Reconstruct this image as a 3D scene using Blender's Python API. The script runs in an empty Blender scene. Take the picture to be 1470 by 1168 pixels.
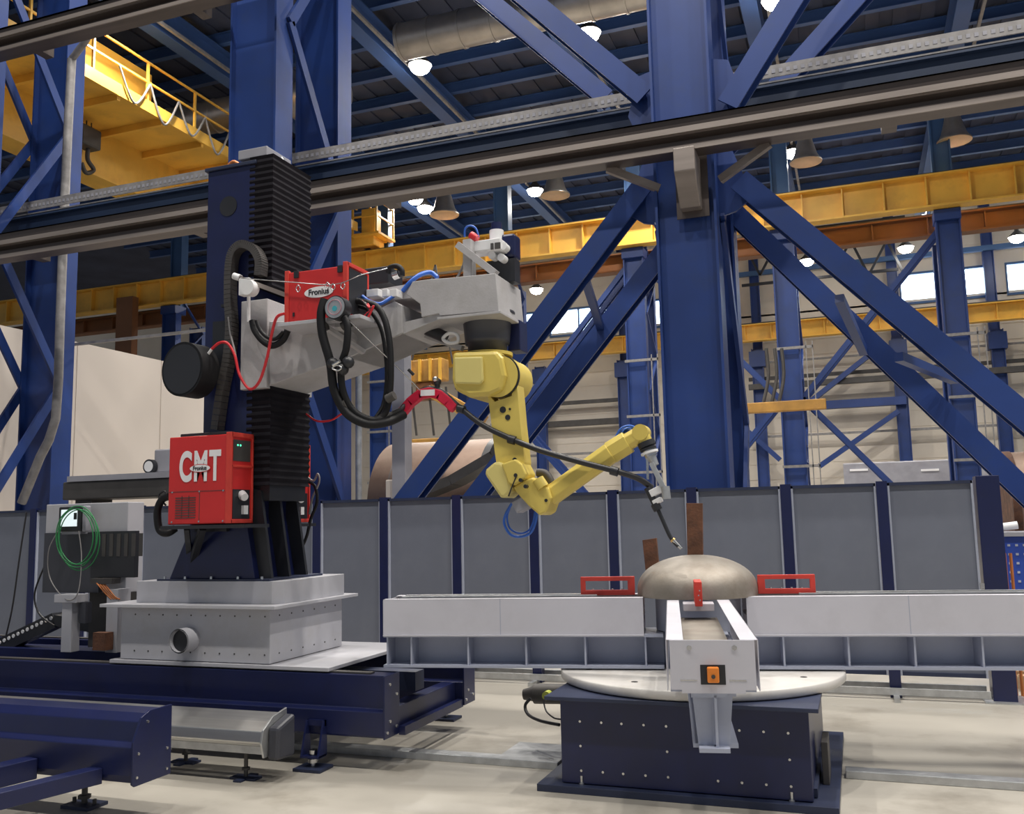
import bpy, bmesh, math, random
from mathutils import Vector, Matrix
random.seed(7)
S = bpy.context.scene
COL = S.collection
# ------------------------------------------------------------------ camera
F = 1320.0; YAW = math.radians(20.2); PIT = math.radians(7.06); ROLL = math.radians(-1.24); EYE = 1.7
RM = (Matrix.Rotation(YAW, 3, 'Z') @ Matrix.Rotation(math.pi/2 + PIT, 3, 'X') @ Matrix.Rotation(ROLL, 3, 'Z'))
cd = bpy.data.cameras.new('camera'); cam = bpy.data.objects.new('camera', cd); COL.objects.link(cam)
cam.location = (0, 0, EYE); cam.rotation_euler = RM.to_euler()
cd.sensor_width = 36; cd.sensor_fit = 'HORIZONTAL'; cd.lens = F/1470*36; cd.clip_end = 300; cd.clip_start = .05
S.camera = cam
def P(px, py, x=None, y=None, z=None):
    """a measured sight line met with a known plane of the hall"""
    d = RM @ Vector(((px-735)/F, -(py-584)/F, -1))
    t = x/d.x if x is not None else y/d.y if y is not None else (z-EYE)/d.z
    return Vector((d.x*t, d.y*t, EYE + d.z*t))
# ------------------------------------------------------------------ materials
def mat(name, col, rough=.5, metal=0, var=.12, scale=3, bump=0, bscale=60, spec=.5, dirt=None, dscale=1.5, damt=.5, coat=0, emit=None, es=0, stretch=None):
    m = bpy.data.materials.new(name); m.use_nodes = True
    n = m.node_tree.nodes; l = m.node_tree.links; b = n['Principled BSDF']
    b.inputs['Roughness'].default_value = rough; b.inputs['Metallic'].default_value = metal
    b.inputs['Specular IOR Level'].default_value = spec; b.inputs['Coat Weight'].default_value = coat
    tc = n.new('ShaderNodeTexCoord'); mp = n.new('ShaderNodeMapping'); l.new(tc.outputs['Object'], mp.inputs[0])
    if stretch: mp.inputs['Scale'].default_value = stretch
    nz = n.new('ShaderNodeTexNoise'); nz.inputs['Scale'].default_value = scale; nz.inputs['Detail'].default_value = 6
    l.new(mp.outputs[0], nz.inputs['Vector'])
    cr = n.new('ShaderNodeValToRGB'); l.new(nz.outputs[0], cr.inputs[0])
    c = Vector(col)
    cr.color_ramp.elements[0].position = .3; cr.color_ramp.elements[1].position = .7
    cr.color_ramp.elements[0].color = (*(c*(1-var)), 1); cr.color_ramp.elements[1].color = (*[min(1, q) for q in c*(1+var)], 1)
    out = cr.outputs[0]
    if dirt:
        n2 = n.new('ShaderNodeTexNoise'); n2.inputs['Scale'].default_value = dscale; n2.inputs['Detail'].default_value = 8; n2.inputs['Roughness'].default_value = .65
        l.new(mp.outputs[0], n2.inputs['Vector'])
        r2 = n.new('ShaderNodeValToRGB'); l.new(n2.outputs[0], r2.inputs[0]); r2.color_ramp.elements[0].position = .5; r2.color_ramp.elements[1].position = .72
        r2.color_ramp.elements[1].color = (damt, damt, damt, 1)
        mx = n.new('ShaderNodeMix'); mx.data_type = 'RGBA'; l.new(r2.outputs[0], mx.inputs[0]); l.new(out, mx.inputs[6]); mx.inputs[7].default_value = (*dirt, 1)
        out = mx.outputs[2]
    l.new(out, b.inputs['Base Color'])
    if bump:
        n3 = n.new('ShaderNodeTexNoise'); n3.inputs['Scale'].default_value = bscale; n3.inputs['Detail'].default_value = 4
        l.new(mp.outputs[0], n3.inputs['Vector']); bp = n.new('ShaderNodeBump'); bp.inputs['Strength'].default_value = bump; bp.inputs['Distance'].default_value = .01
        l.new(n3.outputs[0], bp.inputs['Height']); l.new(bp.outputs[0], b.inputs['Normal'])
    if emit: b.inputs['Emission Color'].default_value = (*emit, 1); b.inputs['Emission Strength'].default_value = es
    return m
M = dict(
 blue = mat('blue_steel_paint', (.014, .042, .185), .42, var=.15, scale=1.2, dirt=(.03, .05, .12), dscale=2.5, damt=.35),
 teal = mat('dim_teal_beam_paint', (.02, .038, .085), .5, var=.15, scale=.7),
 blue2 = mat('light_blue_steel_paint', (.045, .11, .26), .5, var=.15, scale=.7),
 navy = mat('navy_machine_paint', (.008, .0125, .062), .33, var=.12, scale=4, dirt=(.016, .019, .04), dscale=5, damt=.3),
 navyg = mat('dusty_navy_paint', (.02, .028, .065), .5, var=.2, scale=4),
 grey = mat('light_grey_machine_paint', (.46, .46, .50), .45, var=.06, scale=3, dirt=(.3, .28, .25), dscale=3, damt=.35),
 lav = mat('lavender_grey_paint', (.60, .595, .66), .4, var=.04, scale=2, dirt=(.42, .41, .45), dscale=3, damt=.25),
 lav2 = mat('blue_grey_beam_paint', (.40, .43, .54), .45, var=.05, scale=2, dirt=(.3, .32, .4), dscale=4, damt=.3),
 boom = mat('grey_primer_boom', (.44, .43, .44), .5, var=.1, scale=3.5, dirt=(.3, .28, .26), dscale=3, damt=.5, bump=.15),
 disc = mat('cream_grey_table_paint', (.62, .60, .58), .4, var=.06, scale=4, dirt=(.42, .38, .33), dscale=5, damt=.4),
 robot = mat('yellow_robot_paint', (.68, .53, .12), .38, var=.06, scale=4),
 robot2 = mat('pale_yellow_cover', (.70, .60, .21), .4, var=.04, scale=4),
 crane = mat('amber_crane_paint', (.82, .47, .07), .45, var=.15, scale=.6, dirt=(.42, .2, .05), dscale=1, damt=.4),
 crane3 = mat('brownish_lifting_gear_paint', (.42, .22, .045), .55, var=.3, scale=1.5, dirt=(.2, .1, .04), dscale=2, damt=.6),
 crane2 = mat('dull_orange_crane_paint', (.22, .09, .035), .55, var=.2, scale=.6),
 red = mat('red_welder_paint', (.58, .022, .022), .42, var=.08, scale=3, coat=.15),
 red2 = mat('red_clamp_paint', (.62, .05, .035), .45, var=.1, scale=8),
 crim = mat('crimson_plastic', (.62, .012, .05), .4, var=.05),
 rubber = mat('black_rubber', (.009, .009, .011), .55, var=.2, scale=10, spec=.3),
 bellow = mat('black_bellows_fabric', (.011, .010, .014), .85, var=.3, scale=6, spec=.15),
 black = mat('black_painted_metal', (.02, .021, .026), .4, var=.15),
 dark = mat('dark_grey_metal', (.075, .07, .068), .55, var=.2, metal=.3),
 charcoal = mat('charcoal_pedestal_paint', (.045, .047, .06), .38, var=.1),
 steel = mat('bright_steel', (.60, .60, .60), .25, metal=1, var=.1, scale=6),
 galv = mat('galvanised_steel', (.52, .53, .54), .4, metal=.8, var=.15, scale=12),
 alu = mat('brushed_aluminium_sheet', (.74, .73, .71), .33, metal=.95, var=.08, scale=5, stretch=(.3, 6, 6)),
 railm = mat('brown_grey_rail_steel', (.105, .085, .078), .42, metal=.5, var=.18, scale=1.5, stretch=(.4, 4, 4)),
 railc = mat('pale_worn_rail_steel', (.26, .225, .205), .45, metal=.35, var=.15, scale=2, stretch=(.4, 4, 4)),
 tray = mat('pale_cable_tray', (.26, .25, .25), .5, metal=.2, var=.2, scale=8, stretch=(1, 1, 1)),
 dome = mat('mill_steel_dome', (.30, .27, .235), .52, metal=.45, var=.18, scale=5, dirt=(.17, .125, .09), dscale=4, damt=.5, bump=.1),
 rust = mat('rusty_steel_plate', (.13, .055, .03), .75, var=.45, scale=9, dirt=(.05, .03, .025), dscale=12, damt=.7, bump=.4),
 vessel = mat('heat_tinted_steel_shell', (.27, .185, .14), .5, metal=.35, var=.22, scale=1.5, dirt=(.18, .10, .07), dscale=2, damt=.6),
 screen = mat('grey_welding_curtain', (.150, .165, .212), .6, var=.07, scale=1.5, dirt=(.20, .215, .255), dscale=1.8, damt=.4),
 edge = mat('pale_frame_edge', (.42, .45, .55), .45, var=.1, scale=5),
 white = mat('white_plastic', (.78, .78, .79), .4, var=.04),
 paper = mat('printed_white', (.82, .82, .84), .6, var=.02),
 wallm = mat('cream_wall_panel', (.74, .67, .58), .7, var=.05, scale=.4, dirt=(.62, .54, .45), dscale=.5, damt=.4),
 part = mat('off_white_partition', (.58, .52, .47), .7, var=.04, scale=.3),
 deck = mat('dark_roof_deck', (.050, .060, .105), .7, var=.3, scale=.5),
 purl = mat('roof_beam_paint', (.045, .10, .27), .5, var=.15, scale=.5),
 duct = mat('aluminium_duct', (.50, .46, .42), .35, metal=.75, var=.15, scale=2),
 hose = mat('red_hose', (.60, .02, .03), .4, var=.05), bhose = mat('blue_hose', (.03, .13, .55), .4, var=.05), ghose = mat('green_cable', (.03, .24, .08), .5, var=.1),
 cable = mat('black_cable', (.02, .02, .024), .42, var=.1), brass = mat('brass', (.75, .5, .2), .3, metal=1, var=.1), copper = mat('orange_copper', (.55, .19, .06), .5, metal=.3, var=.3),
 orange = mat('orange_plastic', (.85, .25, .03), .4, var=.08), wood = mat('pallet_wood', (.42, .27, .15), .75, var=.25, scale=9),
 bell = mat('tan_reflector', (.55, .46, .36), .4, metal=.3, var=.1), bluebox = mat('blue_drilled_cabinet', (.02, .06, .36), .4, var=.1),
 tgrey = mat('grey_pump_unit', (.30, .30, .34), .5, var=.1), led = mat('green_indicator', (.05, .5, .25), .4, emit=(.1, 1, .5), es=1.5), scr = mat('lit_tablet_screen', (.3, .34, .36), .3, emit=(.75, .85, .88), es=.9),
 lamp = mat('glowing_lamp_glass', (1, 1, 1), .4, emit=(1, .96, .88), es=45), tube = mat('glowing_tube', (1, 1, 1), .4, emit=(.85, .93, 1), es=4),
 winm = mat('bright_window_glass', (.6, .75, .95), .2, emit=(.66, .85, 1), es=6),
)
# floor
fm = mat('polished_concrete', (.40, .375, .33), .38, var=.12, scale=.7, dirt=(.215, .19, .155), dscale=1.1, damt=.85, bump=.06, bscale=30)
M['floor'] = fm
# ------------------------------------------------------------------ geometry
class G:
    def __init__(s): s.v = []; s.f = []; s.sm = []; s.mi = []; s.m = 0
    def add(s, vs, fs, smooth=False):
        o = len(s.v); s.v += [Vector(v) for v in vs]
        for f in fs: s.f.append([o+i for i in f]); s.sm.append(smooth); s.mi.append(s.m)
        return s
    def box(s, x0, x1, y0, y1, z0, z1):
        return s.add([(x, y, z) for z in (z0, z1) for y in (y0, y1) for x in (x0, x1)], [(0,2,3,1),(4,5,7,6),(0,1,5,4),(2,6,7,3),(0,4,6,2),(1,3,7,5)])
    def frame(s, p, q, up=(0, 0, 1)):
        p = Vector(p); q = Vector(q); d = (q-p).normalized(); up = Vector(up)
        if abs(d.dot(up)) > .98: up = Vector((0, 1, 0)) if abs(d.y) < .9 else Vector((1, 0, 0))
        a = d.cross(up).normalized(); b = a.cross(d).normalized()
        return p, q, d, a, b
    def bar(s, p, q, w, h, up=(0, 0, 1), w2=None, h2=None):
        p, q, d, a, b = s.frame(p, q, up); w2 = w2 or w; h2 = h2 or h; vs = []
        for c, ww, hh in ((p, w, h), (q, w2, h2)):
            for i, j in ((-1,-1),(1,-1),(1,1),(-1,1)): vs.append(c + a*i*ww/2 + b*j*hh/2)
        return s.add(vs, [(3,2,1,0),(4,5,6,7),(0,1,5,4),(1,2,6,5),(2,3,7,6),(3,0,4,7)])
    def ibeam(s, p, q, w, h, t=.02, up=(0, 0, 1)):
        p, q, d, a, b = s.frame(p, q, up)
        o = b*(h/2-t/2)
        s.bar(p+o, q+o, w, t, b); s.bar(p-o, q-o, w, t, b); s.bar(p, q, t, h-2*t, b); return s
    def sweep(s, prof, p, q, up=(0, 0, 1), smooth=False):
        """closed 2d profile (a,b) swept straight from p to q"""
        p, q, d, a, b = s.frame(p, q, up); n = len(prof)
        vs = [p+a*u+b*v for u, v in prof] + [q+a*u+b*v for u, v in prof]
        fs = [(i, (i+1) % n, n+(i+1) % n, n+i) for i in range(n)]
        s.add(vs, fs, smooth); o = len(s.v)-2*n
        s.f.append([o+i for i in range(n)][::-1]); s.f.append([o+n+i for i in range(n)]); s.sm += [False]*2; s.mi += [s.m]*2
        return s
    def cyl(s, p, q, r0, r1=None, n=24, caps=True, up=(0, 0, 1)):
        r1 = r0 if r1 is None else r1
        p, q, d, a, b = s.frame(p, q, up)
        ring = [(math.cos(2*math.pi*i/n), math.sin(2*math.pi*i/n)) for i in range(n)]
        vs = [p+(a*c+b*k)*r0 for c, k in ring] + [q+(a*c+b*k)*r1 for c, k in ring]
        s.add(vs, [(i, (i+1) % n, n+(i+1) % n, n+i) for i in range(n)], True)
        if caps: s.add(vs[:n], [list(range(n))[::-1]]); s.add(vs[n:], [list(range(n))])
        return s
    def lathe(s, prof, c, axis=(0, 0, 1), n=32, up=(0, 1, 0)):
        """profile of (radius, height) turned about axis through c"""
        c = Vector(c); ax = Vector(axis).normalized(); _, _, d, a, b = s.frame(c, c+ax, up); vs = []; k = len(prof)
        for r, h in prof:
            for i in range(n):
                t = 2*math.pi*i/n; vs.append(c + ax*h + (a*math.cos(t)+b*math.sin(t))*max(r, 1e-4))
        fs = [(j*n+i, j*n+(i+1) % n, (j+1)*n+(i+1) % n, (j+1)*n+i) for j in range(k-1) for i in range(n)]
        return s.add(vs, fs, True)
    def prism(s, poly, y0, y1):
        """outline of (x,z) points given depth from y0 to y1"""
        n = len(poly); vs = [(x, y0, z) for x, z in poly] + [(x, y1, z) for x, z in poly]
        return s.add(vs, [list(range(n)), list(range(n, 2*n))[::-1]] + [(i, n+i, n+(i+1) % n, (i+1) % n) for i in range(n)])
    def prismx(s, poly, x0, x1):
        n = len(poly); vs = [(x0, y, z) for y, z in poly] + [(x1, y, z) for y, z in poly]
        return s.add(vs, [list(range(n))[::-1], list(range(n, 2*n))] + [(i, (i+1) % n, n+(i+1) % n, n+i) for i in range(n)])
    def prismz(s, poly, z0, z1):
        n = len(poly); vs = [(x, y, z0) for x, y in poly] + [(x, y, z1) for x, y in poly]
        return s.add(vs, [list(range(n))[::-1], list(range(n, 2*n))] + [(i, (i+1) % n, n+(i+1) % n, n+i) for i in range(n)])
    def tube(s, pts, r, n=8, res=8, closed=False):
        pts = [Vector(p) for p in pts]; path = []
        if len(pts) > 2:
            m = len(pts); rng = range(m if closed else m-1)
            for i in rng:
                p0 = pts[i-1] if (i > 0 or closed) else pts[0]; p1 = pts[i]; p2 = pts[(i+1) % m]; p3 = pts[(i+2) % m] if (closed or i+2 < m) else pts[-1]
                for k in range(res):
                    t = k/res; path.append(.5*((2*p1)+(-p0+p2)*t+(2*p0-5*p1+4*p2-p3)*t*t+(-p0+3*p1-3*p2+p3)*t**3))
            if not closed: path.append(pts[-1])
        else: path = pts
        m = len(path); vs = []; pa = None
        for i, c in enumerate(path):
            d = ((path[(i+1) % m] if (closed or i+1 < m) else c) - (path[i-1] if (closed or i > 0) else c)).normalized()
            if pa is None:
                u = Vector((0, 0, 1)) if abs(d.z) < .9 else Vector((1, 0, 0)); pa = d.cross(u).normalized()
            else: pa = (pa - d*pa.dot(d)).normalized()
            b = d.cross(pa)
            for k in range(n):
                t = 2*math.pi*k/n; vs.append(c+(pa*math.cos(t)+b*math.sin(t))*r)
        fs = []
        for i in range(m if closed else m-1):
            j = (i+1) % m
            for k in range(n): fs.append((i*n+k, i*n+(k+1) % n, j*n+(k+1) % n, j*n+k))
        s.add(vs, fs, True)
        if not closed: s.add(vs[:n], [list(range(n))[::-1]]); s.add(vs[-n:], [list(range(n))])
        return s
    def sphere(s, c, r, n=16, sc=(1, 1, 1)):
        c = Vector(c); vs = []; k = n//2
        for j in range(k+1):
            a = math.pi*j/k
            for i in range(n):
                b = 2*math.pi*i/n; vs.append(c+Vector((math.sin(a)*math.cos(b)*sc[0], math.sin(a)*math.sin(b)*sc[1], math.cos(a)*sc[2]))*r)
        return s.add(vs, [(j*n+i, (j+1)*n+i, (j+1)*n+(i+1) % n, j*n+(i+1) % n) for j in range(k) for i in range(n)], True)
    def bolts(s, pts, d, r=.012, h=.01):
        d = Vector(d)
        for p in pts: s.cyl(Vector(p), Vector(p)+d*h, r, r*.9, 8)
        return s
    def mesh(s, name, mats, off=None):
        me = bpy.data.meshes.new(name); inv = off.inverted() if off else Matrix.Identity(4)
        me.from_pydata([inv @ v for v in s.v], [], s.f)
        for p, sm, mi in zip(me.polygons, s.sm, s.mi): p.use_smooth = sm; p.material_index = mi
        for m in (mats if isinstance(mats, (list, tuple)) else [mats]): me.materials.append(m)
        bm = bmesh.new(); bm.from_mesh(me); bmesh.ops.recalc_face_normals(bm, faces=bm.faces); bm.to_mesh(me); bm.free()
        return me
MW = {}
def tag(o, label=None, cat=None, group=None, kind=None):
    for k, v in (('label', label), ('category', cat), ('group', group), ('kind', kind)):
        if v: o[k] = v
    return o
def thing(name, label, cat, loc, rz=0, group=None, kind=None):
    o = bpy.data.objects.new(name, None); COL.objects.link(o); o.empty_display_size = .1
    o.location = loc; o.rotation_euler = (0, 0, rz); MW[o] = Matrix.Translation(Vector(loc)) @ Matrix.Rotation(rz, 4, 'Z')
    return tag(o, label, cat, group, kind)
def part(name, g, m, parent, bevel=0, local=False, label=None):
    """mesh child of a thing or of a part; g is in hall coordinates unless local"""
    w = MW[parent]; me = g.mesh(name, m, None if local else w)
    o = bpy.data.objects.new(name, me); COL.objects.link(o); o.parent = parent; MW[o] = w
    if bevel: bv(o, bevel)
    if label: o['label'] = label
    return o
def bv(o, w, seg=2):
    b = o.modifiers.new('edge', 'BEVEL'); b.width = w; b.segments = seg; b.limit_method = 'ANGLE'; b.angle_limit = math.radians(40)
def solo(name, g, m, label, cat, group=None, kind=None, bevel=0):
    lo = Vector((min(v.x for v in g.v), min(v.y for v in g.v), min(v.z for v in g.v))); hi = Vector((max(v.x for v in g.v), max(v.y for v in g.v), 0))
    off = Matrix.Translation(Vector(((lo.x+hi.x)/2, (lo.y+hi.y)/2, lo.z)))
    o = bpy.data.objects.new(name, g.mesh(name, m, off)); COL.objects.link(o); o.location = off.translation; MW[o] = off
    if bevel: bv(o, bevel)
    return tag(o, label, cat, group, kind)
def struct(name, g, m): return solo(name, g, m, None, None, kind='structure')
def kids(o): return [c for c in list(bpy.data.objects) if c.parent == o]
def dup(o, loc=None, label=None, parent=None, first=True):
    c = o.copy(); COL.objects.link(c); c.parent = parent
    if loc is not None: c.location = loc
    if label: c['label'] = label
    for ch in kids(o): dup(ch, None, None, c)
    return c
def text_mesh(name, body, size, m, parent, loc, rx=math.pi/2, rz=0, xs=1, bold=0, depth=.001, sp=1):
    cu = bpy.data.curves.new(name, 'FONT'); cu.body = body; cu.size = size; cu.extrude = depth; cu.offset = bold; cu.space_character = sp; cu.align_x = 'CENTER'; cu.align_y = 'CENTER'
    t = bpy.data.objects.new(name, cu); COL.objects.link(t)
    dg = bpy.context.evaluated_depsgraph_get(); me = bpy.data.meshes.new_from_object(t.evaluated_get(dg)); COL.objects.unlink(t); bpy.data.objects.remove(t)
    me.name = name; me.materials.clear(); me.materials.append(m)
    w = Matrix.Translation(loc) @ Matrix.Rotation(rz, 4, 'Z') @ Matrix.Rotation(rx, 4, 'X') @ Matrix.Diagonal((xs, 1, 1, 1))
    me.transform(MW[parent].inverted() @ w)
    o = bpy.data.objects.new(name, me); COL.objects.link(o); o.parent = parent; MW[o] = MW[parent]
    return o
# =================================================================== THE SETTING
struct('floor', G().box(-95, 40, -14, 66, -.3, 0), M['floor'])
def corrugate(x0, x1, z, step, h, y0, y1):
    g = G(); x = x0
    while x < x1:
        g.box(x, x+step*.5, y0, y1, z, z+h); g.box(x+step*.5, x+step, y0, y1, z+h, z+h+.02); x += step
    return g
RZ = 18.1
ceil = G().box(-60, 22, -14, 52, RZ+.75, RZ+.95)
x = -40
while x < 14: ceil.box(x, x+.45, -4, 52, RZ+.68, RZ+.76); x += .9
struct('ceiling', ceil, M['deck'])
struct('ceiling_annex', G().box(-80, 30, 52, 64, 24, 24.3), M['wallm'])
struct('wall_upper', G().box(-60, 22, 52, 52.3, RZ+.95, 24), M['wallm'])
# far wall: horizontally ribbed cream panels with a row of high windows
wg = G(); holes = []
wins = [(-31.6, -29.6, 14.9, 16.4), (-22.4, -20.2, 14.8, 16.5), (-19.7, -15.5, 14.8, 16.5), (-12.7, -11.5, 14.9, 16.4), (3.6, 5.7, 14.9, 16.5), (7.2, 8.6, 14.9, 16.45), (9.6, 13, 14.9, 16.4)]
z = 0.0
while z < 14.8: wg.box(-95, 40, 62, 62.25, z, z+.92); wg.box(-95, 40, 62.04, 62.25, z+.92, z+1.0); z += 1.0
z = 16.6
while z < 24: wg.box(-95, 40, 62, 62.25, z, z+1.4); wg.box(-95, 40, 62.04, 62.25, z+1.4, z+1.5); z += 1.5
xs = -95
for a, b, c, d in wins: wg.box(xs, a, 62, 62.25, 14.8, 16.6); xs = b
wg.box(xs, 40, 62, 62.25, 14.8, 16.6)
struct('wall_far', wg, M['wallm'])
for i, (a, b, c, d) in enumerate(wins):
    w = thing('window_%d' % (i+1), None, None, ((a+b)/2, 62.1, c), kind='structure')
    part('pane', G().box(a, b, 62.12, 62.16, 14.8, 16.6), M['winm'], w)
    f = G(); f.box(a-.08, b+.08, 61.9, 62.12, 14.68, 14.82); f.box(a-.08, b+.08, 61.9, 62.12, 16.58, 16.72)
    f.box(a-.08, a+.02, 61.9, 62.12, 14.8, 16.6); f.box(b-.02, b+.08, 61.9, 62.12, 14.8, 16.6)
    if b-a > 3: f.box((a+b)/2-.05, (a+b)/2+.05, 61.9, 62.12, 14.8, 16.6)
    part('window_frame', f, M['blue2'], w)
# off-white partition running into the depth of the hall, left
pw = G(); y = 9.6
while y < 23.3: pw.box(-15.25, -15, y, y+2.46, 0, 5.6); pw.box(-15.25, -15.015, y+2.46, y+2.5, 0, 5.6); y += 2.5
struct('wall_left', pw, M['part'])
# main roof beams and purlins
BX = [-31.6, -25.8, -19.9, -14.0, -8.1, -2.1, 4.2, 10.1]
lab = ['far-left roof beam crossing above the bridge crane', 'roof beam left of the bridge crane walkway', 'roof beam over the bridge crane handrail', 'blue roof beam carrying lamps above the black bellows column',
       'blue roof beam in the middle carrying lamps, running away over the robot', 'blue roof beam above the thick central column', 'roof beam right of the central column, running to the right-hand laced column', 'rightmost blue roof beam']
for i, bx in enumerate(BX):
    b = thing('roof_beam', lab[i], 'beam', (bx, 12, RZ), group='main roof beams')
    g = G().ibeam((bx, -6, RZ-.3), (bx, 51.8, RZ-.3), .5, .95, .05); part('girder', g, M['purl'], b)
    part('conduit', G().bar((bx+.55, -6, RZ-.75), (bx+.55, 51.8, RZ-.75), .10, .10), M['tray'], b)
for k in range(26):
    y = -3+2.15*k
    g = G().ibeam((-40, y, RZ+.45), (12, y, RZ+.45), .22, .42, .03)
    solo('roof_purlin', g, M['purl'], 'blue roof purlin spanning across the main beams, one of the evenly spaced row', 'purlin', 'roof purlins')
# ventilation ducts
g = G(); c0 = P(575, 48, y=24)
g.cyl((c0.x, 24, 16.4), (c0.x+8.2, 24, 16.4), .55, n=28)
for i in range(9): g.cyl((c0.x+i*1.0+.05, 24, 16.4), (c0.x+i*1.0+.12, 24, 16.4), .58, n=28)
solo('ventilation_duct', g, M['duct'], 'large round silver air duct under the roof at top centre', 'duct', 'roof air ducts')
g = G(); g.cyl((-30, 27.0, 16.95), (-16.0, 27.0, 16.95), .6, n=28)
for i in range(14): g.cyl((-29.5+i, 27.0, 16.95), (-29.4+i, 27.0, 16.95), .63, n=28)
solo('ventilation_duct', g, M['duct'], 'round silver air duct behind the walkway of the bridge crane', 'duct', 'roof air ducts')
# ------------------------------------------------------------------ crane runway of the far row and beyond
def runway(Y, zb, h, x0, x1, step, label, m, group):
    t = thing('crane_runway', label, 'crane beam', ((x0+x1)/2, Y, zb), group=group)
    g = G(); g.bar((x0, Y, zb+h/2), (x1, Y, zb+h/2), .06, h-.08); part('web', g, m, t)
    g = G().box(x0, x1, Y-.38, Y+.38, zb+h-.06, zb+h); part('top_flange', g, m, t)
    part('bottom_flange', G().box(x0, x1, Y-.28, Y+.28, zb-.02, zb+.05), m, t)
    x = x0+.3
    while x < x1: part('stiffener', G().box(x, x+.05, Y-.26, Y, zb+.05, zb+h-.06), m, t); x += step
    part('crane_rail', G().box(x0, x1, Y-.06, Y+.06, zb+h, zb+h+.14), M['dark'], t)
    return t
runway(36.0, 12.75, 1.2, -45, 12, 1.45, 'long yellow crane runway beam crossing the hall behind the robot', M['crane'], None)
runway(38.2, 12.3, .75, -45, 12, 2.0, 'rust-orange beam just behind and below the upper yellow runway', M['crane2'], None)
runway(59.6, 12.75, 1.05, -75, 20, 1.6, 'more distant yellow crane runway against the far wall', M['crane'], None)
# ------------------------------------------------------------------ laced columns
def brace(p, q, w, d, label, m=None, group=None):
    return solo('diagonal_brace', G().ibeam(p, q, w, d, .03, up=(0, 1, 0)), m or M['blue'], label, 'brace', group)
def near_column(cx, w, label, zs=.55, h=18.0):
    t = thing('laced_column', label, 'column', (cx, 11.6, 0), group='double-legged blue hall columns')
    for y0, nm in ((10.6, 'front_leg'), (12.3, 'rear_leg')):
        g = G(); d = .42
        g.box(cx-w/2, cx-w/2+.03, y0, y0+d, 0, h); g.box(cx+w/2-.03, cx+w/2, y0, y0+d, 0, h); g.box(cx-w/2+.03, cx+w/2-.03, y0+.10, y0+.13, 0, h)
        g.box(cx-w/2+.03, cx+w/2-.03, y0+d-.12, y0+d-.09, 0, h)
        part(nm, g, M['blue'], t)
    for sx in (-1, 1):
        z = zs
        while z < 13.5:
            for za, zb in ((z, z+2.33), (z+4.66, z+2.33)):
                if za < 0: continue
                g = G(); xx = cx+sx*(w/2+.035); L = (xx, 10.9, za); R_ = (xx, 12.4, zb)
                g.bar(L, R_, .16, .05, up=(1, 0, 0)); pass
                part('lacing_bar', g, M['blue'], t)
            z += 4.66
    part('base_plate', G().box(cx-w/2-.1, cx+w/2+.1, 10.5, 12.85, 0, .05), M['blue'], t)
    return t
near_column(-1.66, .72, 'massive blue column in the centre, behind the dome and grey screens')
near_column(-7.80, .80, 'tall blue double-legged column behind the bellows column of the welding machine', -.24)
near_column(-13.55, .80, 'blue laced column at the left edge behind a vertical conduit', -2.72)
# cross bracing between the near columns, two parallel planes
def pb(a, b, Y, ext0=0, ext1=0):
    p = P(*a, y=Y); q = P(*b, y=Y); d = (q-p).normalized(); return p-d*ext0, q+d*ext1
BR = [((1062, 262), (1470, 600), 10.85, 0, 3.2, 'blue brace descending right from the central column, upper and nearer of the pair'),
      ((1070, 322), (1470, 705), 12.5, .35, 3, 'dark blue brace descending right from the central column, lower and farther of the pair'),
      ((925, 270), (590, 712), 10.85, 0, 2.3, 'blue brace descending left from the central column, passing behind the robot shoulder'),
      ((945, 375), (684, 712), 12.5, .2, 2.3, 'blue brace descending left from the central column, lower and farther of the pair'),
      ((1046, 155), (1132, 15), 10.85, 0, 5, 'blue brace rising right from the central column towards the roof'),
      ((928, 142), (740, -15), 10.85, 0, 4.5, 'blue brace rising left from the central column, nearer of the pair'),
      ((880, 150), (700, 0), 12.5, -.1, 5, 'dark blue brace rising left from the central column, farther of the pair'),
      ((1060, 190), (1240, -10), 12.5, .3, 4, 'dark brace rising right from the central column, farther of the pair')]
for a, b, Y, e0, e1, lb in BR:
    p, q = pb(a, b, Y, e0, e1)
    if q.z < 0.2: q = p+(q-p)*((p.z-.2)/(p.z-q.z))
    brace(p, q, .26, .24, lb)
for a, b in (((1205, 428), (1240, 505)), ((1290, 512), (1370, 545)), ((935, 300), (965, 360)), ((840, 400), (862, 470))):
    p = P(*a, y=10.95); q = P(*b, y=12.4)
    solo('brace_tie', G().bar(p, q, .1, .1), M['blue'], 'short blue tie joining the two parallel braces %s' % ('right of the central column' if a[0] > 1000 else 'left of the central column'), 'brace', 'short ties between parallel braces')
# gusset plates
for sx, nm in ((1, 'right'), (-1, 'left')):
    x0 = -1.66+sx*.36
    poly = [(x0, 5.25), (x0+sx*.2, 5.3), (x0+sx*.4, 5.45), (x0+sx*.14, 6.2), (x0+sx*.34, 6.7), (x0+sx*.2, 7.2), (x0, 7.25)]
    solo('gusset_plate', G().prism(poly, 10.86, 10.9), M['blue'], 'blue gusset plate on the %s edge of the central column where the braces meet' % nm, 'plate', 'gusset plates on the central column')
# bent conduit up the leftmost column
g = G(); g.tube([P(130, 28, y=11.6), P(128, 50, y=11.7), P(103, 85, y=11.9)], .06, res=3); g.tube([P(103, 85, y=11.9), P(97, 200, y=11.9), P(92, 310, y=11.9), P(86, 470, y=11.9), P(80, 600, y=11.9), P(58, 655, y=11.9), P(31, 722, y=11.9)], .075, res=2)
solo('conduit', g, M['tray'], 'dusty grey conduit running up the leftmost column and bending at the top', 'pipe')
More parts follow.
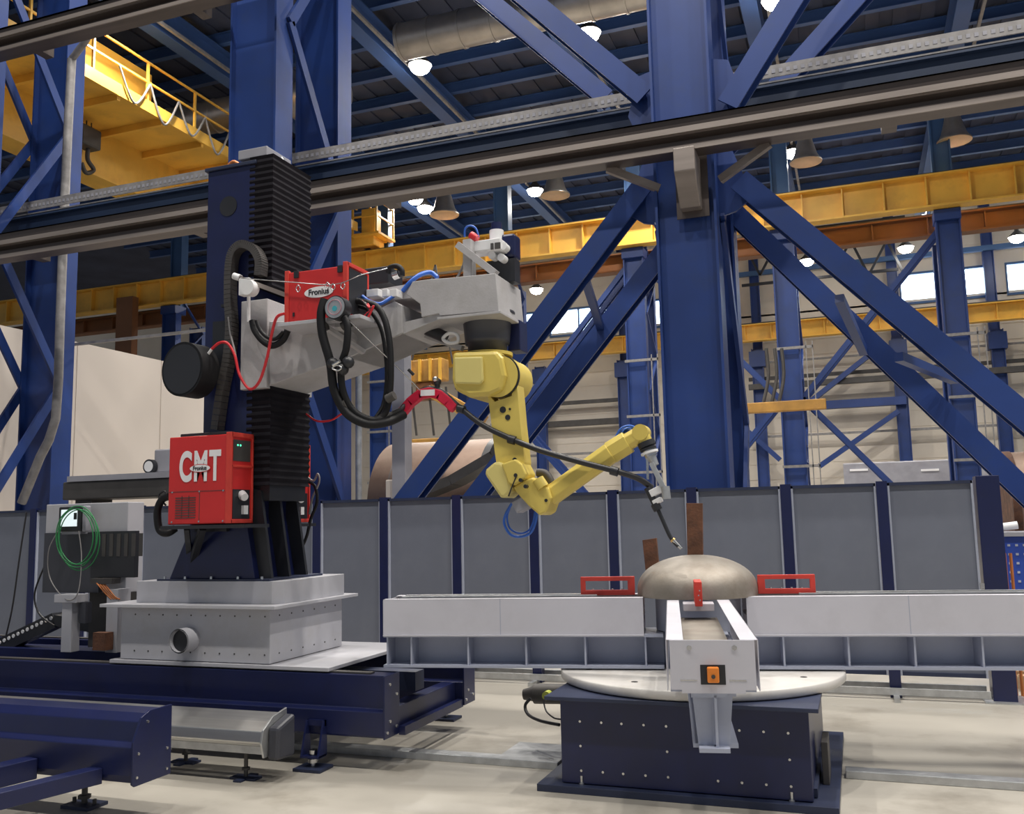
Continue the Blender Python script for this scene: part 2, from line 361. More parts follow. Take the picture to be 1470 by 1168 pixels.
# big rails across the picture
def rail(Y, z, h, x0, x1, label):
    t = thing('guide_rail', label, 'rail', ((x0+x1)/2, Y, z), group='long steel rails across the hall')
    k = h/.41
    prof = [(-.16, .41), (-.12, .41), (-.10, .30), (-.20, .27), (-.24, .22), (-.20, .17), (-.10, .14), (-.10, .06), (-.20, .05), (-.20, 0), (.1, 0), (.1, .41)]
    g = G().prismx([(Y+a*k, z+b*k) for a, b in prof], x0, x1); part('rail_section', g, M['railm'], t)
    g = G(); g.box(x0, x1, Y-.245*k, Y-.2*k, z+.185*k, z+.255*k); g.box(x0, x1, Y-.21*k, Y-.19*k, z-.02*k, z+.035*k); part('wear_strip', g, M['railc'], t)
    x = x0+1
    while x < x1: part('stand_off', G().box(x, x+.16, Y+.1, Y+.34, z+.02, z+.2), M['railm'], t); x += 3.09
    return t
rail(10.4, 5.9, .40, -19, 7.0, 'big brown-grey steel rail sweeping across in front of the central column')
rail(10.3, 9.25, .40, -19, -6.5, 'grey steel rail cutting across the top left corner of the hall')
t = thing('cable_tray', 'pale perforated cable tray on a long blue beam above the big steel rail', 'cable tray', (-5, 11.7, 7), group=None)
g = G(); g.box(-19, 7, 11.66, 11.68, 7.26, 7.42); g.box(-19, 7, 11.68, 11.9, 7.20, 7.22)
part('tray', g, M['tray'], t)
g = G(); x = -14.6
while x < 5: g.box(x, x+.045, 11.655, 11.66, 7.31, 7.36); x += .09
part('slots', g, M['tgrey'], t)
part('support_beam', G().ibeam((-19, 11.75, 7.02), (7, 11.75, 7.02), .2, .30, .03), M['teal'], t)
# box bracket under the rail on the central column
t = thing('rail_bracket', 'grey box bracket on the central column carrying the big steel rail', 'bracket', (-1.6, 10.4, 5.3))
g = G(); a = P(962, 215, y=10.1); b = P(998, 285, y=10.1)
g.prismx([(10.15, 5.9), (10.15, 5.62), (10.45, 5.28), (10.6, 5.28), (10.6, 5.9)], -1.70, -1.46); part('box_arm', g, M['railc'], t, bevel=.01)
part('back_plate', G().box(-1.76, -1.38, 10.59, 10.61, 5.2, 5.95), M['railm'], t)
for s in (-1, 1):
    part('strut', G().bar((-1.6+s*.36, 10.62, 5.62), (-1.6+s*.95, 10.45, 5.9), .07, .09), M['railc'], t)
# laced columns of the far row
def far_column(cx, label):
    t = thing('laced_column', label, 'column', (cx, 36.5, 0), group='distant blue columns under the yellow runway')
    g = G().box(cx-.38, cx+.38, 36.35, 36.42, 0, 12.3); g.box(cx-.42, cx-.36, 36.2, 36.6, 0, 12.3); g.box(cx+.36, cx+.42, 36.2, 36.6, 0, 12.3); g.box(cx-.45, cx+.45, 36.1, 36.9, 12.3, 12.7)
    part('front_leg', g, M['blue'], t)
    g = G().ibeam((cx, 38.4, 0), (cx, 38.4, 12), .4, .8, .05, up=(1, 0, 0)); part('rear_leg', g, M['blue'], t)
    z = .4
    while z < 11:
        for za, zb in ((z, z+1.6), (z+3.2, z+1.6)): part('lacing_bar', G().bar((cx+.4, 36.5, za), (cx+.4, 38.3, zb), .12, .08), M['blue'], t)
        z += 3.2
    g = G().box(cx-.3, cx+.3, 36.7, 37.0, 12.7, 18.3); g.box(cx-.34, cx-.28, 36.6, 37.1, 12.7, 18.3); g.box(cx+.28, cx+.34, 36.6, 37.1, 12.7, 18.3)
    part('upper_post', g, M['blue2'], t)
    l = G(); l.box(cx+.62, cx+.66, 36.0, 36.04, .2, 8.2); l.box(cx+.86, cx+.9, 36.0, 36.04, .2, 8.2); part('ladder', l, M['tray'], t)
    l = G()
    for k in range(4): l.box(cx-.45, cx+.9, 36.0, 36.1, 1.2+2.25*k, 1.3+2.25*k)
    part('bands', l, M['tray'], t)
    return t
CX = [-31.4, -25.6, -19.7, -13.8, -7.9, -2.0, 3.85, 9.7]
cl = ['far column at the left edge, behind the bridge crane', 'far column left of the welding machine column', 'far column beneath the end of the bridge crane', 'far column behind the robot boom', 'far column left of the massive central column',
      'far column with ladder right of the massive central column', 'far column at the right where the two braces cross it', 'far column beyond the right picture edge']
for x, l in zip(CX, cl): far_column(x, l)
for i, (x0, s) in enumerate(((-2.0, 1), (-2.0, -1), (-13.8, 1), (-25.6, 1))):
    nm = ['right of the laddered far column', 'between the laddered far column and the central column', 'behind the robot', 'at the far left'][i]
    for zz, lb in ((12.0, 'upper'), (.2, 'lower')):
        t = thing('double_brace', '%s distant double brace %s' % (lb, nm), 'brace', (x0, 36.7, 6))
        for dy in (0, .8): part('member', G().ibeam((x0+s*.4, 36.6+dy, 6.1), (x0+s*5.5, 36.6+dy, zz), .2, .22, .03, up=(0, 1, 0)), M['blue'], t)
# row against the far wall
for i, x in enumerate([-38, -32, -26, -20.1, -14.2, -8.3, -5.3, 3.1, 8.55, 14.4]):
    z1 = 12.4
    g = G().ibeam((x, 60.6, 0), (x, 60.6, z1), .5, .72, .05, up=(1, 0, 0)); g.box(x-.5, x+.5, 60.2, 61.0, z1-1.2, z1-.2)
    if x in (-5.3, 3.1, 8.55, -14.2): g.ibeam((x, 61.3, z1), (x, 61.3, 23.5), .4, .6, .05, up=(1, 0, 0))
    solo('wall_column', g, M['blue'], 'small blue column standing against the distant far wall', 'column', 'blue columns along the far wall')
for i, (a, b) in enumerate((((1165, 575), (1250, 508)), ((1175, 670), (1290, 590)), ((1075, 620), (1120, 660)), ((1172, 580), (1165, 590)))[:3]):
    p = P(*a, y=59.8); q = P(*b, y=59.8); solo('wall_brace', G().bar(p, q, .4, .3), M['blue'], 'thin blue brace in front of the far wall, %s' % ['upper right of the laddered column', 'lower right of the laddered column', 'left of the laddered column'][i], 'brace', 'braces along the far wall')
# horizontal pipes and galleries along the far wall
def hpipe(a, b, Y, r, m, lb, grp='pipes along the far wall'):
    p = P(*a, y=Y); q = P(*b, y=Y); q.z = p.z
    return solo('wall_pipe', G().bar(p, q, r, r), m, lb, 'pipe', grp)
hpipe((1075, 545), (1480, 500), 61, .22, M['dark'], 'dark horizontal pipe high on the far wall, right of the central column')
hpipe((1075, 556), (1480, 530), 60.2, .35, M['dark'], 'thick dark pipe just below the first one on the far wall')
hpipe((1160, 583), (1300, 565), 60.4, .5, M['blue'], 'blue horizontal beam on the far wall between two small columns')
hpipe((1075, 628), (1480, 575), 61, .14, M['tray'], 'thin white pipe across the far wall')
hpipe((1075, 522), (1480, 490), 61, .12, M['tray'], 'thin white line near the top of the far wall, above the dark pipes')
hpipe((745, 612), (935, 598), 61, .4, M['dark'], 'dark gallery edge on the far wall left of the central column')
hpipe((745, 583), (935, 565), 61, .25, M['dark'], 'dark pipe on the far wall left of the central column')
hpipe((745, 655), (935, 640), 61, .16, M['tray'], 'thin pale pipe low on the far wall behind the forearm of the robot')
hpipe((745, 388), (935, 360), 61, .5, M['blue2'], 'pale blue girt above the high windows')
hpipe((1060, 395), (1480, 345), 61, .3, M['blue2'], 'pale blue girt above the windows at the right')
# roof truss of the annex against the wall
for i, (a, b) in enumerate((((1065, 340), (1300, 325)), ((1065, 365), (1300, 345)), ((1065, 410), (1290, 390)))):
    hpipe(a, b, 58, .16, M['black'], 'dark truss chord under the annex roof, %s' % ['highest', 'middle', 'lowest'][i], 'annex roof trusses')
t = thing('roof_truss', 'thin dark zigzag truss members in front of the cream wall, upper right', 'truss', (0, 58, 17))
for i in range(9):
    a = P(1065+26*i, 395 if i % 2 else 345, y=58.3); b = P(1065+26*(i+1), 345 if i % 2 else 395, y=58.3); part('web_member', G().bar(a, b, .14, .14), M['black'], t)
for k, xx in enumerate((4.9, 11.6)):
    for w in range(2):
        g = G().box(xx+w*.9, xx+w*.9+.22, 52, 60, 19.42, 19.52)
        solo('light_strip', g, M['tube'], 'glowing strip light under the annex roof, %s' % ['near the right-hand far column', 'at the right edge'][k], 'lamp', 'annex strip lights')
    solo('annex_beam', G().ibeam((xx+.6, 42, 20), (xx+.6, 62, 20), .5, .9, .05), M['blue2'], 'pale blue annex roof beam beside the %s strip lights' % ['left', 'right'][k], 'beam')
# ------------------------------------------------------------------ lamps
def light(loc, e, size=.5, spread=160, col=(1, .95, .87)):
    ld = bpy.data.lights.new('lamp_or_fill_light', 'AREA'); ld.shape = 'DISK'; ld.size = size; ld.energy = e; ld.color = col; ld.spread = math.radians(spread)
    o = bpy.data.objects.new('lamp_or_fill_light', ld); COL.objects.link(o); o.location = loc; return o
LP = [(220,12,17.1,'beside the bridge crane walkway, top left'), (603,94,17.1,'above and right of the paired columns'), (845,47,17.1,'at top centre, left of the central column'), (912,172,17.1,'touching the left edge of the central column'), (768,273,17.1,'just below the big rail, beside a bell lamp'),
      (1138,218,17.1,'just right of the central column under the big rail'), (1358,165,17.1,'under the big rail at the right, upper of two'), (596,285,17.1,'under the rail left of centre, upper of two'), (610,298,17.1,'under the rail left of centre, lower of two'), (400,138,17.1,'between the two legs of the left column'),
      (1112,0,17.1,'at the very top, right of the central column'), (1357,186,17.1,'under the big rail at the right, lower of two')]
def lamp(c, r, lb, e, grp='lit high-bay lamps'):
    t = thing('high_bay_lamp', 'lit round high-bay lamp ' + lb, 'lamp', c, group=grp)
    part('housing', G().lathe([(.02, .62), (.10, .6), (.12, .36), (r*1.05, .06), (r*1.12, 0)], c, n=20), M['dark'], t)
    part('lens', G().lathe([(r*1.0, .0), (r*.96, -r*.25), (r*.82, -r*.5), (r*.6, -r*.68), (r*.3, -r*.79), (.001, -r*.83)], c, n=20), M['lamp'], t)
    part('hanger', G().cyl(c+Vector((0, 0, .6)), c+Vector((0, 0, 1.0)), .03, n=8), M['dark'], t)
    if e: light(c-Vector((0, 0, .55)), e)
for px, py, z, lb in LP: lamp(P(px, py, z=z), .36, lb, 520)
for (px, py, lb) in ((1158,374,'against the far wall, framed by the two right-hand braces'), (1300,355,'at the end of the annex strip light'), (1460,340,'at the right edge in the annex'), (770,415,'right of the robot boom')):
    lamp(P(px, py, y=57), .42, lb, 0, 'lit lamps in the annex')
for i, (px, py) in enumerate(((638, 296), (797, 268), (1157, 220), (1370, 190))):
    c = P(px, py+13, z=15.4)
    t = thing('bell_lamp', 'unlit bell-shaped lamp with a tan rim, ' + ['hanging left of centre under the big rail', 'hanging above the robot boom motor', 'right of the central column beside a lit lamp', 'farthest right, beside a pair of lit lamps'][i], 'lamp', c, group='unlit bell lamps')
    s = (c.xy.length)/30
    part('shade', G().lathe([(.10*s, 1.15*s), (.20*s, 1.1*s), (.24*s, .7*s), (.36*s, .25*s), (.44*s, .1*s), (.5*s, .05*s), (.5*s, 0)], c, n=24), M['duct'], t)
    part('reflector', G().lathe([(.5*s, 0), (.42*s, .04*s), (.1*s, .1*s), (.001, .1*s)], c, n=24), M['bell'], t)
    part('hook', G().cyl(c+Vector((0, 0, 1.1*s)), Vector((c.x, c.y, 18.4)), .04, n=8), M['dark'], t)
# hall lamps behind and above the camera (outside the frame) light the foreground
for x in (-8.1, -2.1, 4.2, 10.1):
    for y in (1, 8, 15): light((x, y, 17.0), 560)
for x in (-22, -8, 5): light((x, 46, 17), 1100)  # added unseen fill lights that brighten the far wall
# ------------------------------------------------------------------ bridge crane upper left
X0 = -22.5
t = thing('bridge_crane', 'amber bridge crane girder with walkway and handrail, upper left under the roof', 'crane', (X0, 24, 13.1))
g = G().box(X0-.75, X0, 11.5, 35.2, 13.2, 14.75); g.box(X0-.85, X0+.1, 11.5, 35.2, 13.1, 13.2); part('girder', g, M['crane'], t)
g = G().box(X0, -19.95, 12.5, 34.8, 14.72, 14.8)
y = 13.0
while y < 34.5: g.box(X0, -20.0, y, y+.12, 14.5, 14.72); y += 1.9
part('walkway', g, M['crane'], t)
part('toe_board', G().box(-20.0, -19.92, 12.5, 34.8, 14.62, 15.0), M['crane'], t)
for zz in (15.6, 16.25): part('handrail', G().bar((-19.96, 12.5, zz), (-19.96, 34.8, zz), .06, .06), M['crane'], t)
y = 13.0
while y < 34.6: part('handrail_post', G().bar((-19.96, y, 14.7), (-19.96, y, 16.25), .07, .07), M['crane'], t); y += 2.2
c = P(150, 62, x=-21.4); part('control_cabinet', G().box(-22.2, -20.9, c.y-1.5, c.y+1.6, 14.8, 16.6), M['crane'], t, bevel=.05)
g = G().box(-24.2, -19.5, 35.5, 36.5, 14.15, 14.75); g.box(-24.2, -23.8, 35.5, 36.5, 14.75, 15.1); part('end_carriage', g, M['crane'], t, bevel=.05)
for x in (-23.7, -20.1): part('wheel', G().cyl((x, 35.9, 14.36), (x, 36.1, 14.36), .26), M['dark'], t)
g = G()
for xx in (-20.4, -19.2): g.bar((xx, 35.2, 14.6), (xx, 35.2, 16.8), .08, .08); g.bar((xx, 36.8, 14.6), (xx, 36.8, 16.8), .08, .08)
for zz in (15.4, 16.1, 16.8): g.bar((-20.4, 35.2, zz), (-19.2, 35.2, zz), .07, .07); g.bar((-20.4, 36.8, zz), (-19.2, 36.8, zz), .07, .07); g.bar((-19.2, 35.2, zz), (-19.2, 36.8, zz), .07, .07)
g.box(-20.5, -19.1, 35.2, 36.8, 14.55, 14.65); part('end_platform', g, M['crane'], t)
part('service_box', G().box(-20.2, -19.5, 35.6, 36.2, 14.65, 15.9), M['crane'], t, bevel=.04)
for k in range(5):
    y = 20.5+k*1.3
    part('festoon_cable', G().tube([(-19.85, y, 15.5), (-19.85, y+.65, 14.6-.15*(k % 2)), (-19.85, y+1.3, 15.5)], .035), M['tray'], t)
c = P(120, 200, x=-22.3)
t = thing('crane_hoist', 'dark hoist block with hook hanging beside the yellow girder, upper left', 'hoist', (-22.2, c.y, c.z))
part('hoist_block', G().box(-22.35, -21.85, c.y-.5, c.y+.3, c.z-.35, c.z+.3), M['dark'], t, bevel=.06)
part('hook', G().tube([(-22.1, c.y, c.z-.3), (-22.1, c.y, c.z-.7), (-22.1, c.y+.25, c.z-.95), (-22.1, c.y-.05, c.z-1.15), (-22.1, c.y-.25, c.z-.9)], .07), M['dark'], t)
for d in (-.3, -.1, .1): part('rope', G().bar((-22.1, c.y+d, c.z+.2), (-22.1, c.y+d, 14.6), .03, .03), M['dark'], t)
# dull orange column of the crane bay seen at left
g = G(); a = P(185, 370, y=35); b = P(185, 480, y=35); g.box(a.x-.5, a.x+.5, 34.8, 35.2, 8.5, 13.0)
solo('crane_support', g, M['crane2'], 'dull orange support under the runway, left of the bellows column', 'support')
# hanging load spreader behind the robot
c = P(615, 540, y=28)
t = thing('load_spreader', 'yellow lifting beam with chains hanging in the distance behind the red hose saddle', 'lifting beam', (c.x, 28, c.z-1))
a = P(576, 520, y=28); b = P(640, 546, y=28)
part('beam', G().box(a.x, b.x, 27.8, 28.3, b.z, a.z), M['crane3'], t, bevel=.05)
for px in (588, 602, 617, 631): part('stiffener', G().box(P(px, 530, y=27.8).x, P(px, 530, y=27.8).x+.08, 27.7, 27.8, b.z, a.z), M['crane'], t)
part('arm', G().bar(P(618, 560, y=28), P(695, 605, y=28), .3, .42), M['crane3'], t)
part('trolley', G().box(P(598, 560, y=28).x, P(622, 560, y=28).x, 27.9, 28.3, P(600, 575, y=28).z, b.z), M['crane2'], t, bevel=.05)
part('lower_beam', G().box(P(585, 600, y=28).x, P(665, 600, y=28).x, 27.9, 28.2, P(600, 645, y=28).z, P(600, 630, y=28).z), M['crane3'], t, bevel=.04)
for px in (590, 615, 640): part('chain', G().bar(P(px, 555, y=28), P(px+8, 625, y=28), .06, .06), M['dark'], t)
for px in (590, 650): part('sling', G().bar(P(px, 522, y=28), P(625, 380, y=28), .05, .05), M['dark'], t)
c = P(1175, 580, y=33)
t = thing('load_beam', 'small orange lifting beam with hanging chains right of the central column', 'lifting beam', (c.x, 33, c.z))
part('beam', G().box(P(1072, 580, y=33).x, P(1186, 580, y=33).x, 32.9, 33.2, c.z-.18, c.z+.18), M['crane3'], t, bevel=.03)
for px in (1100, 1112, 1122): part('chain', G().tube([P(px, 500, y=33), P(px+3, 540, y=33), P(px-4, 578, y=33)], .06), M['dark'], t)
# ------------------------------------------------------------------ vessels and things behind the screens
a = P(590, 632, y=13.4); b = P(722, 628, y=13.4); r = .95; zc = 1.98
t = thing('steel_vessel', 'large heat-tinted steel shell lying behind the screens left of the robot', 'vessel', (-6.0, 15, 0))
g = G().cyl((-7.7, 14.9, zc), (-5.72, 14.9, zc), 1.15, n=48); part('shell', g, M['vessel'], t)
for xx in (-7.35, -6.7): part('weld_seam', G().cyl((xx, 14.9, zc), (xx+.03, 14.9, zc), 1.158, n=48), M['railc'], t)
part('dark_end', G().cyl((-5.72, 14.9, zc), (-5.60, 14.9, zc), 1.18, n=48), M['black'], t)
for xx in (-7.3, -6.1): part('cradle', G().box(xx-.12, xx+.12, 14.1, 15.7, 0, 1.25), M['dark'], t)
t = thing('steel_ring_segment', 'curved dark grey plate leaning between the vessel and the robot arm', 'plate', (-4.9, 12.9, 0))
pts = [P(600, 712, y=12.95), P(655, 690, y=12.95), P(715, 655, y=12.95), P(730, 640, y=12.95)]
g = G()
for p, q in zip(pts, pts[1:]): g.bar(p, q, .5, .14)
g.bar((pts[0].x, 12.95, 0), pts[0], .2, .2); part('plate', g, M['dark'], t)
g = G().box(P(553, 690, y=13).x, P(592, 690, y=13).x, 13, 13.6, 0, P(570, 688, y=13).z)
solo('crate', g, M['part'], 'white box standing left of the steel vessel, just over the screens', 'box', bevel=.02)
g = G().box(P(562, 500, y=12.9).x, P(580, 500, y=12.9).x, 12.9, 13.15, 0, P(570, 500, y=12.9).z)
solo('grey_post', g, M['tgrey'], 'plain grey post right of the paired column, rising behind the screens', 'post')
g = G().cyl((P(515, 600, y=12.5).x, 12.5, 0), (P(515, 600, y=12.5).x, 12.5, 4.8), .05, n=12)
solo('stand_pipe', g, M['galv'], 'thin pale vertical pipe beside the right leg of the paired column', 'pipe')
t = thing('steel_vessel', 'rusty brown steel shell at the right edge behind the blue drilled cabinet', 'vessel', (3.2, 13.5, 0))
part('shell', G().cyl((1.95, 13.9, 1.75), (5.5, 13.9, 1.75), .72, n=48), M['vessel'], t)
part('pale_top_ring', G().cyl((1.88, 13.9, 1.75), (1.98, 13.9, 1.75), .735, n=48), M['rust'], t)
for xx in (2.4, 4.6): part('cradle', G().box(xx-.1, xx+.1, 13.3, 14.5, 0, 1.1), M['dark'], t)
a = P(1210, 665, y=45); b = P(1352, 697, y=45)
t = thing('container', 'long pale grey container far behind the screens, right of the laddered column', 'container', ((a.x+b.x)/2, 45.5, 0))
part('body', G().box(a.x, b.x+3.5, 45, 47.4, .4, a.z), M['tgrey'], t, bevel=.05)
for px in (1228, 1330): part('light_slot', G().box(P(px-8, 675, y=45).x, P(px+18, 675, y=45).x, 44.96, 45, P(px, 676, y=45).z, P(px, 673, y=45).z), M['paper'], t)
part('skid', G().box(a.x+.2, b.x+3.3, 45.2, 47.2, 0, .4), M['dark'], t)
# blue drilled cabinet, right edge
a = P(1426, 770, y=10.6); b = P(1426, 838, y=10.6)
t = thing('tool_cabinet', 'bright blue cabinet with rows of drilled holes at the right edge', 'cabinet', (a.x+.6, 10.9, 0))
part('body', G().box(a.x, a.x+1.3, 10.6, 11.3, .05, a.z), M['bluebox'], t, bevel=.01)
part('worktop', G().box(a.x-.02, a.x+1.32, 10.56, 11.32, a.z, a.z+.04), M['tgrey'], t)
g = G()
for r_ in range(5):
    for k in range(14): g.box(a.x+.05+.07*k, a.x+.075+.07*k, 10.594, 10.6, a.z-.1-.09*r_, a.z-.078-.09*r_)
part('hole_rows', g, M['edge'], t)
part('plinth', G().box(a.x+.04, a.x+1.26, 10.65, 11.25, 0, .05), M['black'], t)
c = P(1437, 762, y=10.8)
solo('grinder', G().box(c.x-.09, c.x+.0, 10.75, 10.9, a.z+.04, a.z+.12).cyl((c.x, 10.82, a.z+.09), (c.x+.16, 10.82, a.z+.11), .04, n=12), M['white'], 'small white hand tool lying on the blue drilled cabinet', 'tool', bevel=.01)
# pallet bottom right
t = thing('wood_pallet', 'stack of pallet timber on the floor at the right edge below the arm', 'pallet', (1.7, 10.4, 0))
a = P(1440, 975, y=10.2)
for k in range(3): part('board', G().box(1.36, 2.4, 10.0+.28*k, 10.12+.28*k, .12, .15), M['wood'], t)
for k in range(3): part('bearer', G().box(1.36+.45*k, 1.46+.45*k, 10.0, 10.7, 0, .12), M['wood'], t)
hpipe((92, 496), (308, 473), 13.2, .05, M['tray'], 'thin pale rod stretched in front of the white partition, left of the bellows column', None)
# machine bed seen above the screens at left
t = thing('machine_bed', 'long dark grey machine bed above the screens, behind the control cabinet', 'machine', (-9.5, 10.4, 0))
a = P(90, 690, y=10.3); b = P(248, 712, y=10.3)
part('bed', G().box(a.x, b.x+.5, 10.3, 10.9, b.z, a.z-.02), M['dark'], t, bevel=.02)
part('top_strip', G().box(a.x+.1, b.x+.5, 10.28, 10.95, a.z-.02, a.z+.06), M['tgrey'], t)
for xx in (a.x+.3, b.x): part('leg', G().box(xx-.15, xx+.15, 10.4, 10.8, 0, b.z), M['dark'], t)
c = P(228, 668, y=10.5)
t = thing('pressure_gauge_unit', 'grey unit with a round dial standing on the dark machine bed', 'gauge', (c.x, 10.5, a.z+.06))
part('body', G().box(c.x, c.x+.35, 10.4, 10.7, a.z+.06, c.z+.22), M['tgrey'], t, bevel=.02)
part('dial', G().cyl((c.x-.02, 10.39, c.z-.02), (c.x-.02, 10.32, c.z-.02), .1), M['black'], t)
part('dial_face', G().cyl((c.x-.02, 10.32, c.z-.02), (c.x-.02, 10.315, c.z-.02), .075), M['paper'], t)
# ------------------------------------------------------------------ welding screens
SX = [-11.28, -10.40, -9.52, -8.64, -7.76, -6.88, -5.99, -5.10, -4.19, -3.28, -2.405, -1.578, -.655, .225]
SXE = SX[1:]+[1.06]
names = ['leftmost of the row', 'second from the left', 'behind the pendant stand', 'behind the control cabinet', 'left of the blue machine column foot', 'hidden behind the welding machine base', 'first one right of the welding machine', 'second one right of the welding machine',
         'left of the robot elbow, above the left turntable arm', 'directly behind the robot elbow', 'under the robot forearm', 'behind the shorter rusty plate', 'right of the steel dome', 'last but one at the right']
names.append('last')
for i, (a, b) in enumerate(zip(SX, SXE)):
    t = thing('welding_screen', 'grey framed welding screen, ' + ['leftmost of the row', 'second from the left edge', 'left of the control cabinet', 'behind the control cabinet', 'behind the red welder on the machine', 'behind the column foot', 'just right of the column foot', 'above the left end of the left turntable arm',
        'left of the robot elbow', 'directly behind the robot elbow and blue hose', 'under the robot forearm', 'behind the dome and its tall rusty plate', 'right of the dome, above the right red clamp', 'at the right end of the row'][i], 'screen', ((a+b)/2, 9.5, 0), group='grey welding screens')
    part('curtain', G().box(a+.09, b-.035, 9.49, 9.51, .235, 1.955), M['screen'], t)
    for e in (a+.075, b-.045): part('edge_strip', G().box(e, e+.018, 9.46, 9.52, .2, 1.98), M['edge'], t)
    part('top_rail', G().box(a-.02, b-.03, 9.46, 9.54, 1.955, 1.985), M['navyg'], t); part('bottom_rail', G().box(a-.02, b-.03, 9.47, 9.53, .2, .235), M['navyg'], t)
    part('post', G().box(a-.025, a+.075, 9.44, 9.54, .0, 2.0), M['navy'], t)
    part('base_rail', G().box(a-.03, b-.03, 9.36, 9.40, .04, .10), M['galv'], t); part('base_rail', G().box(a-.03, b-.03, 9.66, 9.70, .02, .10), M['galv'], t)
    part('foot', G().box(a-.0, a+.05, 9.2, 9.8, 0, .04), M['galv'], t)
t = thing('end_post', 'thick navy post closing the row of grey screens at the right', 'post', (1.13, 9.55, 0))
part('post', G().box(1.055, 1.25, 9.42, 9.66, 0, 2.02), M['navy'], t, bevel=.006)
part('base_plate', G().box(.98, 1.33, 9.34, 9.74, 0, .012), M['galv'], t)
part('latch', G().box(1.02, 1.055, 9.40, 9.43, 1.0, 1.05), M['steel'], t)
g = G()
for d in (0, .05): g.cyl((1.29+d, 9.8, 0), (1.29+d, 9.8, 1.3), .014, n=8)
solo('copper_pipes', g, M['copper'], 'pair of thin brown pipes between the end post and the blue cabinet', 'pipe')
# =================================================================== TURNTABLE POSITIONER
CC = Vector((-1.10, 6.70, 0)); TH = math.radians(10.7); ZD = .655
def TR(g, k=0):
    """turn a shape drawn along the -Y arm onto arm k of the cross and move it to the turntable"""
    m = Matrix.Translation(CC) @ Matrix.Rotation(TH + k*math.pi/2, 4, 'Z'); g.v = [m @ v for v in g.v]; return g
tt = thing('welding_turntable', 'navy turntable with a round cream disc and a cross of pale lavender arms', 'turntable', CC)
bx0, bx1, by0, by1 = -1.85, -.33, 5.80, 7.55
base = part('base_cabinet', G().box(bx0, bx1, by0, by1, .05, .565), M['navy'], tt, bevel=.004)
part('base_plate', G().box(-2.0, -.19, 5.74, 7.7, 0, .045), M['navyg'], tt, bevel=.003)
g = G().box(-1.93, -.27, 5.72, 7.6, .565, .59); part('top_plate', g, M['navyg'], tt, bevel=.003)
g = G()
for z in (.43, .13):
    for x in (-1.72, -1.58, -1.45, -1.31, -1.17, -.87, -.73, -.59, -.45): g.bolts([(x, by0, z)], (0, -1, 0), .009, .006)
for x in (-1.72, -1.17, -.45): g.bolts([(x, by0, .28)], (0, -1, 0), .009, .006)
part('screws', g, M['steel'], base)
g = G()
for x in (-1.72, -.45): g.cyl((x, 5.80, .04), (x, 5.80, .10), .011, n=8); g.cyl((x, 5.80, .045), (x, 5.80, .058), .022, n=6)
part('anchor_bolts', g, M['steel'], tt)
g = G().box(bx1, bx1+.02, 5.9, 7.4, .05, .10); part('side_flange', g, M['navyg'], tt)
part('side_bracket', G().box(-.29, -.25, 6.2, 6.5, .045, .30), M['dark'], tt, bevel=.004)
part('bearing_ring', G().cyl((CC.x, CC.y, .59), (CC.x, CC.y, ZD-.06), .62, n=48), M['black'], tt)
disc = part('disc', G().lathe([(0, ZD-.06), (.965, ZD-.06), (.975, ZD-.05), (.975, ZD-.008), (.967, ZD), (0, ZD)], CC, n=96), M['disc'], tt)
g = TR(G())
for a in range(8):
    t = a*math.pi/4+.39; g.cyl(CC+Vector((.78*math.cos(t), .78*math.sin(t), ZD+.0005)), CC+Vector((.78*math.cos(t), .78*math.sin(t), ZD+.002)), .022, n=16)
part('tapped_holes', g, M['dark'], disc)
part('hub', G().cyl((CC.x, CC.y, ZD), (CC.x, CC.y, ZD+.25), .24, n=40), M['lav2'], tt)
ZB, ZM, ZT = ZD+.012, .90, 1.15
ZE = .965
nm = ['arm reaching towards the viewer', 'arm reaching to the right, partly out of the picture', None, 'arm reaching to the left']
